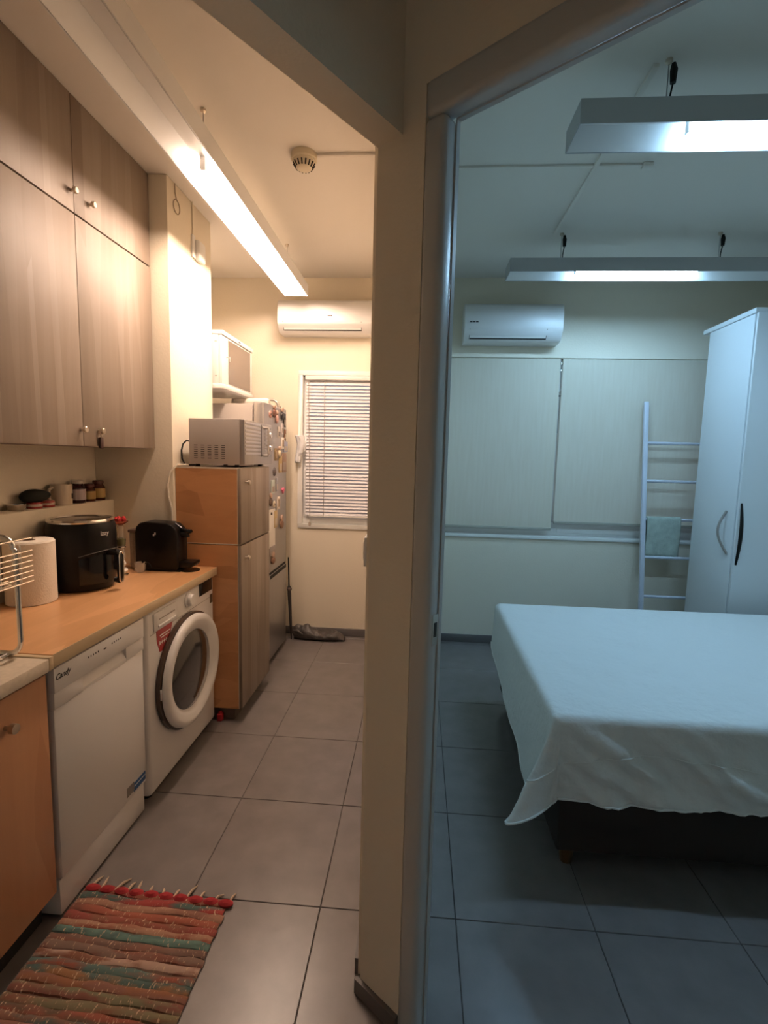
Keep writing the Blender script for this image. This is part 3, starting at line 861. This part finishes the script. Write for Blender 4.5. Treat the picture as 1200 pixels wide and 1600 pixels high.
# small red and silver tins carrying the dark pouch
for k, (y, col, lab) in enumerate(((2.065, (.35, .03, .03), 'small red and white tin under the left end of the dark pouch'), (2.140, (.40, .05, .04), 'small red tin beside the cream mug'))):
    t = thing('small_tin', lab, 'tin', (-1.690, y, ZL), 'small red tins on the ledge')
    MB().lathe([(0, 0), (.029, 0), (.030, .002), (.030, .024), (.028, .027), (0, .027)], (-1.690, y, ZL), 20).build('body', mat('tin_red_%d' % k, col, .35), t, smooth=True)
    MB().lathe([(.0302, .009), (.0305, .010), (.0305, .018), (.0302, .019)], (-1.690, y, ZL), 20).build('band', mat('tin_band', (.60, .48, .40), .4), t)
po = MB().grid(20, 16, lambda u, v: (
    -1.692 + .036 * math.sin(math.pi * v) * math.cos(2 * math.pi * u) * (1 + .15 * nz(u * 5, v * 5)),
    2.075 - .082 * math.cos(math.pi * v),
    ZL + .028 + max(0.0, .026 + .030 * math.sin(math.pi * v) * math.sin(2 * math.pi * u) * (1.0 + .2 * math.cos(v * 3)))))
tag(po.build('dark_pouch', mat('dark_green_cloth', (.012, .014, .010), .9), None, smooth=True), 'dark rounded cloth pouch resting on the red tins', 'pouch')
gd = thing('glass_dish', 'small shallow glass dish at the left end of the ledge items', 'dish', (-1.690, 1.965, ZL))
MB().lathe([(0, 0), (.026, 0), (.034, .010), (.036, .026), (.033, .026), (.030, .011), (.02, .004), (0, .004)], (-1.690, 1.965, ZL), 22).build('bowl', mat('dish_glass', (.45, .38, .30), .12, .5), gd, smooth=True)
MB().lathe([(.034, .025), (.037, .026), (.037, .028), (.034, .028)], (-1.690, 1.965, ZL), 22).build('rim', M_CHROME, gd, smooth=True)


# ---- air conditioners
def aircon(label, x0, x1, zt, zb, yw, mark_x, mark_w, disp_x):
    t = thing('air_conditioner', label, 'air conditioner', ((x0 + x1) / 2, yw, zb))
    h = zt - zb
    prof = [(yw, zt), (yw - .155, zt), (yw - .178, zt - .008), (yw - .192, zt - .03), (yw - .200, zt - .10), (yw - .203, zb + h * .36), (yw - .196, zb + h * .25), (yw - .150, zb + .012), (yw - .120, zb), (yw, zb)]
    MB().extr(prof, lambda p, a: (a, p[0], p[1]), x0, x1).build('body', M_WHITE, t, bev=.006, seg=3)

    def onp(u, off):   # along the sloped lower front, u 0..1 from top to bottom
        a, b = Vector((yw - .2025, zb + h * .34)), Vector((yw - .152, zb + .016))
        n = Vector((-(b - a).y, (b - a).x)).normalized()
        if n.x > 0:
            n = -n
        q = a + (b - a) * u + n * off
        return (q.x, q.y)
    fl_ = MB()
    poly = [onp(.30, -.002), onp(.30, .004), onp(.86, .004), onp(.86, -.002)]
    lo = fl_.extr(poly, lambda p, a: (a, p[0], p[1]), x0 + .045, x1 - .115).build('louvre', M_WHITE2, t)
    MB().extr([onp(.86, -.003), onp(.86, .0046), onp(.97, .0046), onp(.97, -.003)], lambda p, a: (a, p[0], p[1]), x0 + .045, x1 - .115).build('louvre_gap', M_GAP, t)
    for xx in (x0 + .040, x1 - .115):
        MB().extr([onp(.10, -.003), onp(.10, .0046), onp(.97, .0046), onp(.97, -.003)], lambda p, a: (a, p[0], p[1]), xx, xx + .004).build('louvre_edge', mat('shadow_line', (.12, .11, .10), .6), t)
    for k in range(3):
        box('maker_mark', M_INK, t, mark_x + k * mark_w, mark_x + (k + .8) * mark_w, yw - .2045, yw - .199, zb + h * .47, zb + h * .47 + .008)
    if disp_x:
        MB().extr([onp(.30, -.002), onp(.30, .0035), onp(.50, .0035), onp(.50, -.002)], lambda p, a: (a, p[0], p[1]), disp_x, disp_x + .022).build('display', M_BLACK, t)
    return t


aircon('white wall air conditioner above the kitchen window', -1.105, -.355, 2.662, 2.425, YF, -.72, .012, -.425)
aircon('white wall air conditioner above the bedroom blinds', .295, 1.008, 2.640, 2.372, YF, .335, .022, None)

# ---- venetian blind in the kitchen window
vb = thing('venetian_blind', 'white venetian blind closed over the kitchen window', 'blind', (-.57, YF + .01, 1.0))
bx0, bx1 = -.930, -.245
box('headrail', M_WHITE2, vb, bx0, bx1, YF - .010, YF + .030, 2.100, 2.134, bev=.003)
sm = None
for k in range(40):
    z = 1.028 + k * .0268
    if sm is None:
        prof = [(-.0085, -.0120), (-.0045, -.0020), (.0015, .0060), (.0085, .0120), (.0092, .0112), (.0024, .0050), (-.0036, -.0028), (-.0077, -.0126)]
        s_ = MB().extr(prof, lambda p, a: (a, p[0], p[1]), bx0 + .004, bx1 - .004).build('slat', M_SLAT, None, smooth=True)
        sm = s_.data
    else:
        s_ = bpy.data.objects.new('slat', sm)
        COL.objects.link(s_)
    s_.location = (0, YF + .012, z)
    put(s_, vb)
box('bottom_rail', M_WHITE2, vb, bx0 + .03, bx1 - .004, YF + .002, YF + .022, .998, 1.014, bev=.003)
for xx in (-.775, -.30):
    MB().tube([(xx, YF - .004, 2.10), (xx, YF - .004, 1.005)], .0022, 6).build('ladder_cord', mat('cord_grey', (.45, .42, .42), .7), vb)
MB().tube([(-.905, YF - .012, 2.10), (-.893, YF - .012, 1.5), (-.886, YF - .012, .955)], .0022, 6).build('pull_cord', mat('cord_grey', (.45, .42, .42)), vb)
MB().lathe([(0, 0), (.009, .002), (.011, .02), (.004, .034), (0, .034)], (-.886, YF - .012, .925), 12).build('cord_weight', mat('cord_knob', (.40, .33, .26), .5), vb, smooth=True)

# white rag over the window handle
rg = MB().grid(10, 18, lambda u, v: (-.968 + .05 * (u - .5) * (1.25 - .65 * v) + .012 * math.sin(v * 5), YF - .035 - .014 * math.sin(u * math.pi) - .008 * nz(u * 4, v * 6), 1.66 - .22 * v + .01 * nz(u * 5, v * 3, 2)))
ro = rg.build('white_rag', mat('rag_white', (.72, .72, .74), .9), None, smooth=True)
sd = ro.modifiers.new('thickness', 'SOLIDIFY')
sd.thickness = .008
tag(ro, 'white rag hung over the kitchen window handle', 'rag')

# ---- floor things by the far wall
bg = MB()


def bagpt(u, v):
    a = 2 * math.pi * v
    x = -.985 + .42 * u
    hh = (.062 - .034 * u) * (1 + .25 * math.sin(u * 9)) * (.35 + .65 * math.sin(math.pi * min(1, max(0.02, u * .94 + .06))) ** .35)
    wd2 = .062 * (.45 + .55 * math.sin(math.pi * min(.98, max(.02, u))) ** .5)
    y = 3.895 - .045 * (1 - u) * .2 + wd2 * math.cos(a) + .012 * nz(u * 7, v * 4, 1)
    z = max(0.001, hh + hh * math.sin(a) * .98 + .020 * nz(u * 9, v * 5) * max(0, math.sin(a) + .4))
    return (x + .01 * nz(v * 6, u * 5, 3), y, z)


bg.grid(44, 28, bagpt)
bgo = thing('carrier_bag', 'crumpled dark carrier bag lying under the kitchen window', 'bag', (-.78, 3.9, 0))
bg.build('bag', mat('dark_bag', (.050, .042, .038), .5, bump=.8, bscale=28, var=.35, vscale=14), bgo, smooth=True)
MB().tube([(-.985, 3.86, .075), (-.95, 3.845, .082), (-.91, 3.84, .062), (-.87, 3.842, .042), (-.80, 3.838, .030)], [.006, .009, .009, .008, .005], 8).build('fold', mat('dark_bag2', (.12, .11, .10), .5), bgo, smooth=True)
stk = thing('thin_rod', 'thin dark rod with a knot standing between refrigerator and window wall', 'rod', (-1.02, 3.87, 0))
MB().tube([(-1.000, 3.86, 0.0), (-1.006, 3.862, .10), (-1.020, 3.866, .38), (-1.024, 3.868, .44)], [.003, .010, .015, .012], 10).build('wrapping', mat('dark_wrapping', (.03, .022, .022), .7), stk, smooth=True)
MB().tube([(-1.024, 3.868, .43), (-1.030, 3.870, .68)], .006, 8).build('shaft', M_BLACK, stk, smooth=True)
MB().lathe([(0, 0), (.020, .004), (.022, .02), (.012, .03), (0, .03)], (-1.022, 3.867, .405), 10).build('knot', mat('knot_brown', (.10, .07, .06), .6), stk, smooth=True)

# ---- rag rug
rug = thing('rag_rug', 'multicoloured woven rag rug on the floor by the base cabinet', 'rug', (-.86, 1.1, 0))
box('backing', mat('rug_backing', (.16, .10, .07), .95), rug, -1.096, -.592, .62, 1.474, 0.0006, .004)
cols = [(.36, .03, .03), (.40, .04, .03), (.42, .20, .12), (.40, .10, .05), (.34, .06, .04), (.44, .22, .13), (.12, .24, .20), (.20, .11, .08), (.24, .14, .10), (.50, .32, .24), (.09, .16, .14),
        (.34, .15, .05), (.30, .11, .04), (.20, .18, .09), (.22, .18, .09), (.15, .09, .05), (.28, .12, .07), (.34, .14, .09), (.30, .09, .06), (.50, .30, .22), (.40, .22, .15), (.08, .16, .14), (.13, .24, .20), (.18, .22, .18),
        (.30, .10, .06), (.40, .22, .13), (.12, .22, .19), (.35, .05, .04), (.24, .17, .08), (.45, .26, .17), (.10, .15, .14), (.33, .12, .06), (.22, .18, .10), (.38, .06, .05), (.42, .24, .14)]


def rug_mat(k, c1, c2):
    m = bpy.data.materials.new('rug_strip_%d' % k)
    m.use_nodes = True
    nt = m.node_tree
    b = nt.nodes['Principled BSDF']
    b.inputs['Roughness'].default_value = .95
    geo = nt.nodes.new('ShaderNodeNewGeometry')
    mp = nt.nodes.new('ShaderNodeMapping')
    mp.inputs['Location'].default_value = (k * 3.7, 0, 0)
    mp.inputs['Scale'].default_value = (9, 30, 30)
    nt.links.new(geo.outputs['Position'], mp.inputs['Vector'])
    n = nt.nodes.new('ShaderNodeTexNoise')
    n.inputs['Scale'].default_value = 1.0
    n.inputs['Detail'].default_value = 4
    nt.links.new(mp.outputs[0], n.inputs['Vector'])
    r = nt.nodes.new('ShaderNodeValToRGB')
    e = r.color_ramp.elements
    e[0].position, e[1].position = .40, .56
    e[0].color, e[1].color = (*[q * .8 for q in c2], 1), (*c1, 1)
    nt.links.new(n.outputs['Fac'], r.inputs['Fac'])
    mp2 = nt.nodes.new('ShaderNodeMapping')
    mp2.inputs['Scale'].default_value = (190, 60, 60)
    nt.links.new(geo.outputs['Position'], mp2.inputs['Vector'])
    n2 = nt.nodes.new('ShaderNodeTexNoise')
    n2.inputs['Scale'].default_value = 1.0
    nt.links.new(mp2.outputs[0], n2.inputs['Vector'])
    r2 = nt.nodes.new('ShaderNodeValToRGB')
    r2.color_ramp.elements[0].position, r2.color_ramp.elements[1].position = .62, .70
    nt.links.new(n2.outputs['Fac'], r2.inputs['Fac'])
    mx = nt.nodes.new('ShaderNodeMix')
    mx.data_type = 'RGBA'
    nt.links.new(r2.outputs['Color'], mx.inputs['Factor'])
    nt.links.new(r.outputs['Color'], mx.inputs[6])
    mx.inputs[7].default_value = (.52, .36, .24, 1)
    nt.links.new(mx.outputs[2], b.inputs['Base Color'])
    return m


PIT = .0243
cols = [tuple(.82 * (.85 * q + .15 * sum(c) / 3) for q in c) for c in cols]
for k, c1 in enumerate(cols):
    yc = 1.466 - k * PIT
    s = MB()
    xa, xb = -1.098 + .004 * nz(k * 1.7), -.590 + .008 * nz(k * 2.3, 5)
    NS = 30

    def rp(u, v, k=k, yc=yc, xa=xa, xb=xb):
        x = xa + (xb - xa) * u
        a = math.pi * v
        bul = 1 + .55 * nz(u * 13, k * 3.1) + .25 * nz(u * 40, k * 1.7)
        hgt = .0075 * max(.2, bul) * (.35 if u in (0, 1) else 1)
        y = yc + PIT * .60 * math.cos(a) * (1 + .45 * nz(u * 9, k * 1.3, 4)) + .011 * nz(u * 3.5, k * .45) + .018 * (u - .5) * -1
        return (x, y, .004 + hgt * math.sin(a))
    s.grid(NS, 5, rp)
    s.build('woven_strip', rug_mat(k, c1, cols[(k * 7 + 3) % len(cols)]), rug, smooth=True)
M_FR = mat('fringe_cream', (.55, .42, .30), .9)
for k in range(12):
    x = -1.085 + k * .0445 + random.uniform(-.008, .008)
    l = random.uniform(.025, .055)
    dx = random.uniform(-.012, .030)
    y0 = 1.478 + .018 * (.5 - (x + 1.135) / .545)
    MB().tube([(x, y0 - .01, .010), (x + dx * .4, y0 + l * .5, .008), (x + dx, y0 + l, .003)], [.004, .0045, .0015], 6).build('tassel', M_FR, rug, smooth=True)
for k in range(10):
    x = -1.070 + k * .0525
    y0 = 1.474 + .018 * (.5 - (x + 1.135) / .545)
    MB().lathe([(0, 0), (.024, .003), (.026, .010), (.014, .017), (0, .018)], (x, y0 - .004, .001), 12, 'Z', 1.0, .55).build('edge_loop', mat('rug_red', (.33, .02, .025), .9), rug, smooth=True)

# ---- ceiling and column fittings in the kitchen
sdv = thing('smoke_detector', 'round cream smoke detector on the kitchen ceiling', 'smoke detector', (-.577, 2.42, ZC))
c = (-.577, 2.42, ZC)
MB().lathe([(0, 0), (.058, 0), (.060, -.006), (.060, -.026), (.056, -.030), (0, -.030)], c, 32).build('base', mat('cream_plastic', (.70, .62, .46), .4), sdv, smooth=True)
MB().lathe([(0, -.030), (.052, -.030), (.050, -.040), (.036, -.062), (.024, -.068), (0, -.068)], c, 32).build('head', mat('cream_plastic', (.7, .62, .46)), sdv, smooth=True)
for k in range(16):
    a = 2 * math.pi * k / 16
    MB().tube([(c[0] + .0500 * math.cos(a), c[1] + .0500 * math.sin(a), ZC - .042), (c[0] + .0375 * math.cos(a), c[1] + .0375 * math.sin(a), ZC - .0615)], .0032, 6).build('vent_slot', M_GAP, sdv)
tag(MB().box(-.515, -.132, 2.412, 2.430, ZC - .012, ZC).build('cable_conduit', M_CEIL, None, bev=.001), 'cream cable conduit running from the smoke detector across the kitchen ceiling', 'conduit')
em = thing('wall_sensor', 'small white device with a thin conduit on the bright column', 'sensor', (XC, 2.84, 2.57))
MB().box(XC, XC + .012, 2.815, 2.850, 2.585, 2.705).build('back_plate', M_WHITE2, em, bev=.003)
MB().box(XC, XC + .035, 2.850, 2.935, 2.580, 2.690).build('housing', M_WHITE2, em, bev=.012, seg=3)
MB().box(XC, XC + .008, 2.829, 2.837, 2.705, ZC).build('conduit', M_WALL, em)
ring = arc((XC + .006, 2.648, 2.765), .034, math.pi / 2, math.pi / 2 + 2 * math.pi, 18, (0, 1, 0), (0, 0, 1))
tag(MB().tube([(XC + .006, 2.632, 2.872), (XC + .006, 2.634, 2.83)] + ring, .0026, 6).build('cable_loop', mat('thin_cable', (.35, .27, .18), .6), None, smooth=True), 'thin loose cable loop hanging at the top of the column', 'cable')
sw = thing('light_switch', 'white light switch at the kitchen side of the pillar', 'switch', (-.132, 1.345, 1.24))
box('plate', M_WHITE2, sw, -.142, -.132, 1.305, 1.385, 1.205, 1.285, bev=.003)
box('rocker', M_WHITE2, sw, -.146, -.142, 1.325, 1.365, 1.220, 1.270, bev=.002)


# ================================================================== LAMPS
def trough(label, tube_mat, frame, L0, L1, lit, hang, mg, outer):
    """frame(a, b, z): a along the lamp, b across (-1..1 half widths in metres), z"""
    zb, zt, hw, th = 2.63, 2.708, .085, .003
    t = thing('trough_lamp', label, 'lamp', frame((L0 + L1) / 2, 0, zt))

    def bx(nm, m, a0, a1, b0, b1, z0, z1, par=t, bev=0.0):
        p, q = frame(a0, b0, z0), frame(a1, b1, z1)
        return box(nm, m, par, min(p[0], q[0]), max(p[0], q[0]), min(p[1], q[1]), max(p[1], q[1]), min(p[2], q[2]), max(p[2], q[2]), bev=bev)
    bx('top_plate', outer, L0, L1, -hw, hw, zt - th, zt)
    bx('side_plate', outer, L0, L1, -hw, -hw + th, zb, zt - th)
    bx('side_plate', outer, L0, L1, hw - th, hw, zb, zt - th)
    bx('end_plate', outer, L0, L0 + th, -hw + th, hw - th, zb, zt - th)
    bx('end_plate', outer, L1 - th, L1, -hw + th, hw - th, zb, zt - th)
    # sloped white reflectors inside
    for s in (-1, 1):
        r = MB()
        vs = [frame(L0 + .004, s * (hw - .005), zb + .002), frame(L1 - .004, s * (hw - .005), zb + .002), frame(L1 - .004, s * .030, zt - .012), frame(L0 + .004, s * .030, zt - .012)]
        vs2 = [(v[0], v[1], v[2] + .003) for v in vs]
        r.add(vs + vs2, [(0, 1, 2, 3), (7, 6, 5, 4), (0, 4, 5, 1), (1, 5, 6, 2), (2, 6, 7, 3), (3, 7, 4, 0)])
        r.build('reflector', M_TROUGH, t)
    bx('spine', M_TROUGH, L0 + .004, L1 - .004, -.030, .030, zt - .014, zt - .004)
    zt_ = zb + .022
    p, q = frame(lit[0], 0, zt_), frame(lit[1], 0, zt_)
    MB().tube([p, q], .019, 14).build('tube', tube_mat, t, smooth=True)
    for e, sgn in ((lit[0], -1), (lit[1], 1)):
        bx('tube_holder', M_WHITE2, e + sgn * .001, e + sgn * .014, -.012, .012, zb + .012, zt - .014, bev=.002)
    for h in hang:
        a = frame(h, 0, zt)
        MB().tube([(a[0], a[1], zt), (a[0], a[1], ZC - .004)], .0022, 6).build('wire', M_STEEL, t)
        MB().lathe([(0, 0), (.012, 0), (.012, -.010), (.005, -.016), (0, -.016)], (a[0], a[1], ZC), 12).build('ceiling_hook', M_NICKEL, t)
        if mg:
            MB().tube([(a[0] + .018, a[1], ZC - .075), (a[0] + .018, a[1], ZC - .035), (a[0] + .016, a[1], ZC - .012)], [.010, .013, .007], 8).build('cable_connector', M_BLACK, t, smooth=True)
            MB().tube([(a[0] + .018, a[1], ZC - .075), (a[0] + .012, a[1] + .004, zt + .05), (a[0] + .010, a[1], zt)], .003, 6).build('lead', M_BLACK, t, smooth=True)
    return t


trough('long white ceiling trough lamp with warm tube in the kitchen', M_WARMTUBE, lambda a, b, z: (-.918 + b, a, z), .55, 3.640, (2.11, 3.60), (2.11, 3.39), False, M_TROUGH)
lb1 = trough('grey hanging trough lamp nearest the bedroom door', M_COOLTUBE, lambda a, b, z: (a, 1.925 + b, z), .500, 2.05, (.90, 1.80), (.81, 1.74), True, M_TROUGHG)
lb2 = trough('grey hanging trough lamp in front of the bedroom blinds', M_COOLTUBE, lambda a, b, z: (a, 3.255 + b, z), .505, 2.30, (.92, 1.62), (.82, 1.745), True, M_TROUGHG)

# conduits on the bedroom ceiling
cn = thing('cable_conduit', 'white crossing cable conduits on the bedroom ceiling', 'conduit', (.76, 2.54, ZC))
box('long_run', M_CEIL, cn, .0, .99, 2.53, 2.546, ZC - .010, ZC, bev=.001)
box('cross_run', M_CEIL, cn, .765, .785, 1.94, 3.24, ZC - .013, ZC, bev=.001)
MB().box(.985, 1.03, 2.518, 2.558, ZC - .018, ZC).build('end_box', M_CEIL, cn, bev=.003)

# ================================================================== BEDROOM
# ---- roller blinds
for nm, bx0, bx1, zb, lab in (('roller_blind', .140, 1.058, .950, 'cream roller blind on the left half of the bedroom window'),
                              ('roller_blind', 1.078, 2.34, 1.005, 'cream roller blind on the right half behind the ladder')):
    t = thing(nm, lab, 'blind', ((bx0 + bx1) / 2, YF + .03, zb))
    MB().tube([(bx0, YF + .035, 2.268), (bx1, YF + .035, 2.268)], .020, 16).build('roller', M_BLIND, t, smooth=True)
    MB().grid(40, 4, lambda u, v, a=bx0, b=bx1, z=zb: (a + (b - a) * u, YF + .010 + .0022 * nz(u * 14, v * 2), z + .02 + (2.287 - z - .02) * v)).build('cloth', M_BLIND, t, smooth=True)
    box('bottom_bar', mat('blind_bar', (.40, .38, .32), .5), t, bx0, bx1, YF + .002, YF + .018, zb, zb + .022, bev=.003)
ch = thing('blind_chain', 'thin pull chain in the gap between the two roller blinds', 'chain', (1.068, YF + .02, 1.3))
MB().tube([(1.066, YF + .010, 2.27), (1.066, YF + .010, 1.72)], .0022, 6).build('chain', mat('chain_metal', (.25, .26, .26), .4, .6), ch)
for zz in (2.25, 2.20, 2.03):
    MB().lathe([(0, -.012), (.006, -.008), (.006, .008), (0, .012)], (1.066, YF + .010, zz), 10).build('chain_link', M_CHROME, ch, smooth=True)
box('clip', M_INK, ch, 1.060, 1.074, YF + .006, YF + .014, 2.000, 2.010)

# ---- ladder leaning on the window wall
ld = thing('towel_ladder', 'white towel ladder leaning against the bedroom window wall', 'ladder', (1.9, 3.75, 0))


def ly(z):
    return 3.975 - (1.966 - z) / 1.966 * .235


for xx in (1.700, 2.165):
    s = MB()
    p = [(xx - .016, ly(0) - .026, 0), (xx + .016, ly(0) - .026, 0), (xx + .016, ly(0), 0), (xx - .016, ly(0), 0)]
    q = [(xx - .016, ly(1.966) - .026, 1.966), (xx + .016, ly(1.966) - .026, 1.966), (xx + .016, ly(1.966), 1.966), (xx - .016, ly(1.966), 1.966)]
    s.add(p + q, [(0, 3, 2, 1), (4, 5, 6, 7), (0, 1, 5, 4), (1, 2, 6, 5), (2, 3, 7, 6), (3, 0, 4, 7)])
    s.build('rail', M_LADDER, ld, bev=.004)
for zz in (1.655, 1.369, 1.083, .797, .505, .215):
    MB().tube([(1.700, ly(zz) - .013, zz), (2.165, ly(zz) - .013, zz)], .011, 12).build('rung', M_LADDER, ld, smooth=True)
# towel on the third rung
yt = ly(1.083) - .013
path = [(yt + .020, .87), (yt + .018, 1.0), (yt + .0165, 1.083)] + [(yt + .0165 * math.cos(a), 1.083 + .0165 * math.sin(a)) for a in (.5, 1.0, 1.57, 2.1, 2.6)] + [(yt - .0165, 1.083), (yt - .020, 1.03), (yt - .022, .96), (yt - .023, .88), (yt - .022, .808)]


def tw(u, v):
    f = v * (len(path) - 1)
    i = min(int(f), len(path) - 2)
    t_ = f - i
    y = path[i][0] * (1 - t_) + path[i + 1][0] * t_
    z = path[i][1] * (1 - t_) + path[i + 1][1] * t_
    low = max(0.0, (1.07 - z) / .27)
    return (1.722 + .245 * u + .006 * math.sin(z * 20) * low, y - (.006 * math.sin(u * 9 + 1) + .010 * nz(u * 5, z * 9)) * low * (1 if v > .5 else -.3), z + .006 * nz(u * 6, 3) * low)


to = MB().grid(24, 48, tw).build('towel', mat('sage_towel', (.40, .46, .40), .95, bump=.6, bscale=160, var=.12, vscale=25), None, smooth=True)
sd = to.modifiers.new('thickness', 'SOLIDIFY')
sd.thickness = .006
sd.offset = 1.0
tag(to, 'sage green hand towel hanging on the ladder rung', 'towel')

# ---- wardrobe
wr = thing('wardrobe', 'tall white wardrobe behind the bed on the right', 'wardrobe', (2.28, 3.455, 0))
WX, WY0, WY1, WH = 1.97, 3.215, 3.692, 2.44
box('body', M_WARD, wr, WX + .022, 2.60, WY0, WY1, .06, WH - .03)
box('plinth', M_WARD, wr, WX + .05, 2.58, WY0 + .02, WY1 - .02, 0, .06)
box('top_board', M_WARD, wr, WX - .004, 2.60, WY0 - .004, WY1 + .075, WH - .03, WH, bev=.004)
d = box('door', M_WARD, wr, WX, WX + .020, WY0 + .006, WY1 - .003, .07, WH - .034, bev=.003)
box('near_panel', M_WARD, wr, WX + .004, 2.60, WY0 - .018, WY0 - .001, .06, WH - .032, bev=.002)


def bow(p0, p1, out, n=14):
    p0, p1, out = Vector(p0), Vector(p1), Vector(out)
    return [p0 + (p1 - p0) * (i / n) + out * math.sin(math.pi * i / n) for i in range(n + 1)]


MB().tube(bow((WX, 3.305, 1.212), (WX, 3.262, .942), (-.045, .02, 0)), .0075, 10).build('handle', M_STEEL, d, smooth=True)
MB().tube(bow((WX + .020, WY0 - .018, 1.270), (WX + .020, WY0 - .018, .885), (-.012, -.040, 0)), [.006 + .005 * math.sin(math.pi * i / 14) for i in range(15)], 10).build('dark_handle', M_BLACK, wr, smooth=True)

# ---- bed
BX0, BX1, BY0, BY1, BZ = .490, 2.46, 1.665, 3.035, .625
bed = thing('bed', 'double bed with dark brown base under the white bedspread', 'bed', (1.5, 2.35, 0))
box('base', M_BEDBASE, bed, BX0 + .055, BX1, BY0 + .055, BY1 - .02, .075, .36, bev=.012)
box('mattress', mat('mattress_white', (.7, .7, .7), .9), bed, BX0 + .028, BX1, BY0 + .026, BY1 - .020, .36, BZ - .024, bev=.04, seg=4)
for fx, fy in ((BX0 + .11, BY0 + .11), (BX0 + .11, BY1 - .10), (BX1 - .1, BY0 + .11), (BX1 - .1, BY1 - .10), ((BX0 + BX1) / 2, BY0 + .11)):
    MB().lathe([(0, 0), (.022, 0), (.030, .075), (0, .075)], (fx, fy, 0), 16).build('leg', mat('brown_leg', (.10, .045, .015), .4), bed, smooth=True)

# bedspread: a single draped sheet
RC = .028     # rounding of the top edge


def edge_at(s):
    """s: 0..1 left side (far to near), 1..2 corner, 2..3 front side (left to right), 3..4 back side is a plain drop"""
    if s <= 1:
        return Vector((BX0 + RC, BY1 - RC + (BY0 + 2 * RC - BY1) * s)), Vector((-1, 0)), None
    if s <= 2:
        a = (s - 1) * math.pi / 2
        return Vector((BX0 + RC, BY0 + RC)), Vector((-math.cos(a), -math.sin(a))), s - 1
    return Vector((BX0 + RC + (BX1 - BX0 - RC) * (s - 2), BY0 + RC)), Vector((0, -1)), None


def drop_at(s):
    if s <= 1:
        return .250 + .125 * s ** .7, .012 + .030 * s
    if s <= 2:
        a = s - 1
        pk = math.exp(-((a - .36) / .21) ** 2)
        return .375 * (1 - a) + .298 * a + .020 * pk, .042 * (1 - a) + .014 * a + .120 * pk
    a = s - 2
    return .298 + .020 * a + .003 * math.sin(a * 11), .014 + .012 * math.sin(a * 9 + 1) ** 2


def spread(s, q):
    e, o, cr = edge_at(s)
    dp, fl2 = drop_at(s)
    al = RC * math.pi / 2
    L = al + dp - RC
    d_ = q * L
    if d_ < al:
        an = d_ / RC
        out, z = RC * math.sin(an), BZ - RC + RC * math.cos(an)
        k = 0.0
    else:
        k = (d_ - al) / (L - al)
        out, z = RC, BZ - RC - (d_ - al)
    along = s * 1.4 if s < 1 else s
    if s > 2:
        w_ = .006 * math.sin((s - 2) * 30 - k * 2.0) * k ** .7 + .026 * nz((s - 2) * 15 - k * 3.2, k * 1.6) * k ** .5 + .024 * nz((s - 2) * 38 - k * 5.5, k * 2.2, 2) * k ** .5 + .012 * nz((s - 2) * 80 - k * 9, k * 6, 5) * k ** .5
    elif s < 1:
        w_ = .005 * nz(s * 9, k * 3, 4) * k + .004 * math.sin(s * 16) * k
    else:
        w_ = (.012 * nz((s - 1) * 6, k * 4, 7) + .006 * nz((s - 1) * 14, k * 11, 3)) * k
    w_ = max(w_, -.010)
    p = e + o * (out + fl2 * k ** 1.25 + w_)
    if cr is not None:
        p.x -= .030 * k * math.exp(-((cr - .36) / .25) ** 2)
    return (p.x, p.y, z)


S_ = MB()
ss = [i / 40 for i in range(40)] + [1 + i / 26 for i in range(26)] + [2 + i / 110 for i in range(111)]
NQ = 26
k0 = len(S_.v)
for s in ss:
    for j in range(NQ + 1):
        S_.v.append(spread(s, j / NQ))
for i in range(len(ss) - 1):
    for j in range(NQ):
        a = k0 + i * (NQ + 1) + j
        S_.f.append((a, a + 1, a + NQ + 2, a + NQ + 1))
# top surface and far drop
NTX, NTY = 110, 40


def topz(x, y):
    ed = min((x - BX0 - RC) / .10, (y - BY0 - RC) / .10, (BY1 - RC - y) / .10, 1.0)
    ed = max(0.0, ed)
    return BZ + ed * (.0060 * nz(x * 6, y * 7) + .0035 * nz(x * 17 + 3, y * 13) + .004 * max(0, nz(x * 5 + 9, y * 24)) ** 2)


S_.grid(NTX, NTY, lambda u, v: (BX0 + RC + (BX1 - BX0 - RC) * u, BY1 - RC + (BY0 + 2 * RC - BY1) * v, topz(BX0 + RC + (BX1 - BX0 - RC) * u, BY1 - RC + (BY0 + 2 * RC - BY1) * v)))
S_.grid(NTX, 14, lambda u, v: (BX0 + RC + (BX1 - BX0 - RC) * u, BY1 - RC + (RC * math.sin(min(1, v * 2) * math.pi / 2)), BZ - RC + RC * math.cos(min(1, v * 2) * math.pi / 2) - max(0, v - .5) * .40))
bs = thing('bedspread', 'white quilted bedspread draped over the bed', 'bedspread', (1.5, 2.35, BZ))
so = S_.build('sheet', M_SHEET, bs, smooth=True, sharp=80)
sd = so.modifiers.new('thickness', 'SOLIDIFY')
sd.thickness = .007
sd.offset = -1


def seam(pts, r=.0022):
    out = []
    for s, q in pts:
        p = Vector(spread(s, q))
        e, o, _ = edge_at(s)
        out.append(p + Vector((o.x, o.y, 0)) * .001)
    return MB().tube(out, r, 6).build('seam', M_SHEET, so, smooth=True)


seam([(1.30 + i * .0385, .63 - .02 * i / 18) for i in range(19)] + [(2 + i * .012, .60 - .16 * math.sin(min(1, i / 14) * math.pi / 2) + .0026 * max(0, i - 14) ** 1.35) for i in range(38)])
seam([(i / 40, .985) for i in range(0, 40)] + [(1 + i / 26, .985) for i in range(26)] + [(2 + i / 110, .985) for i in range(110)], .004)
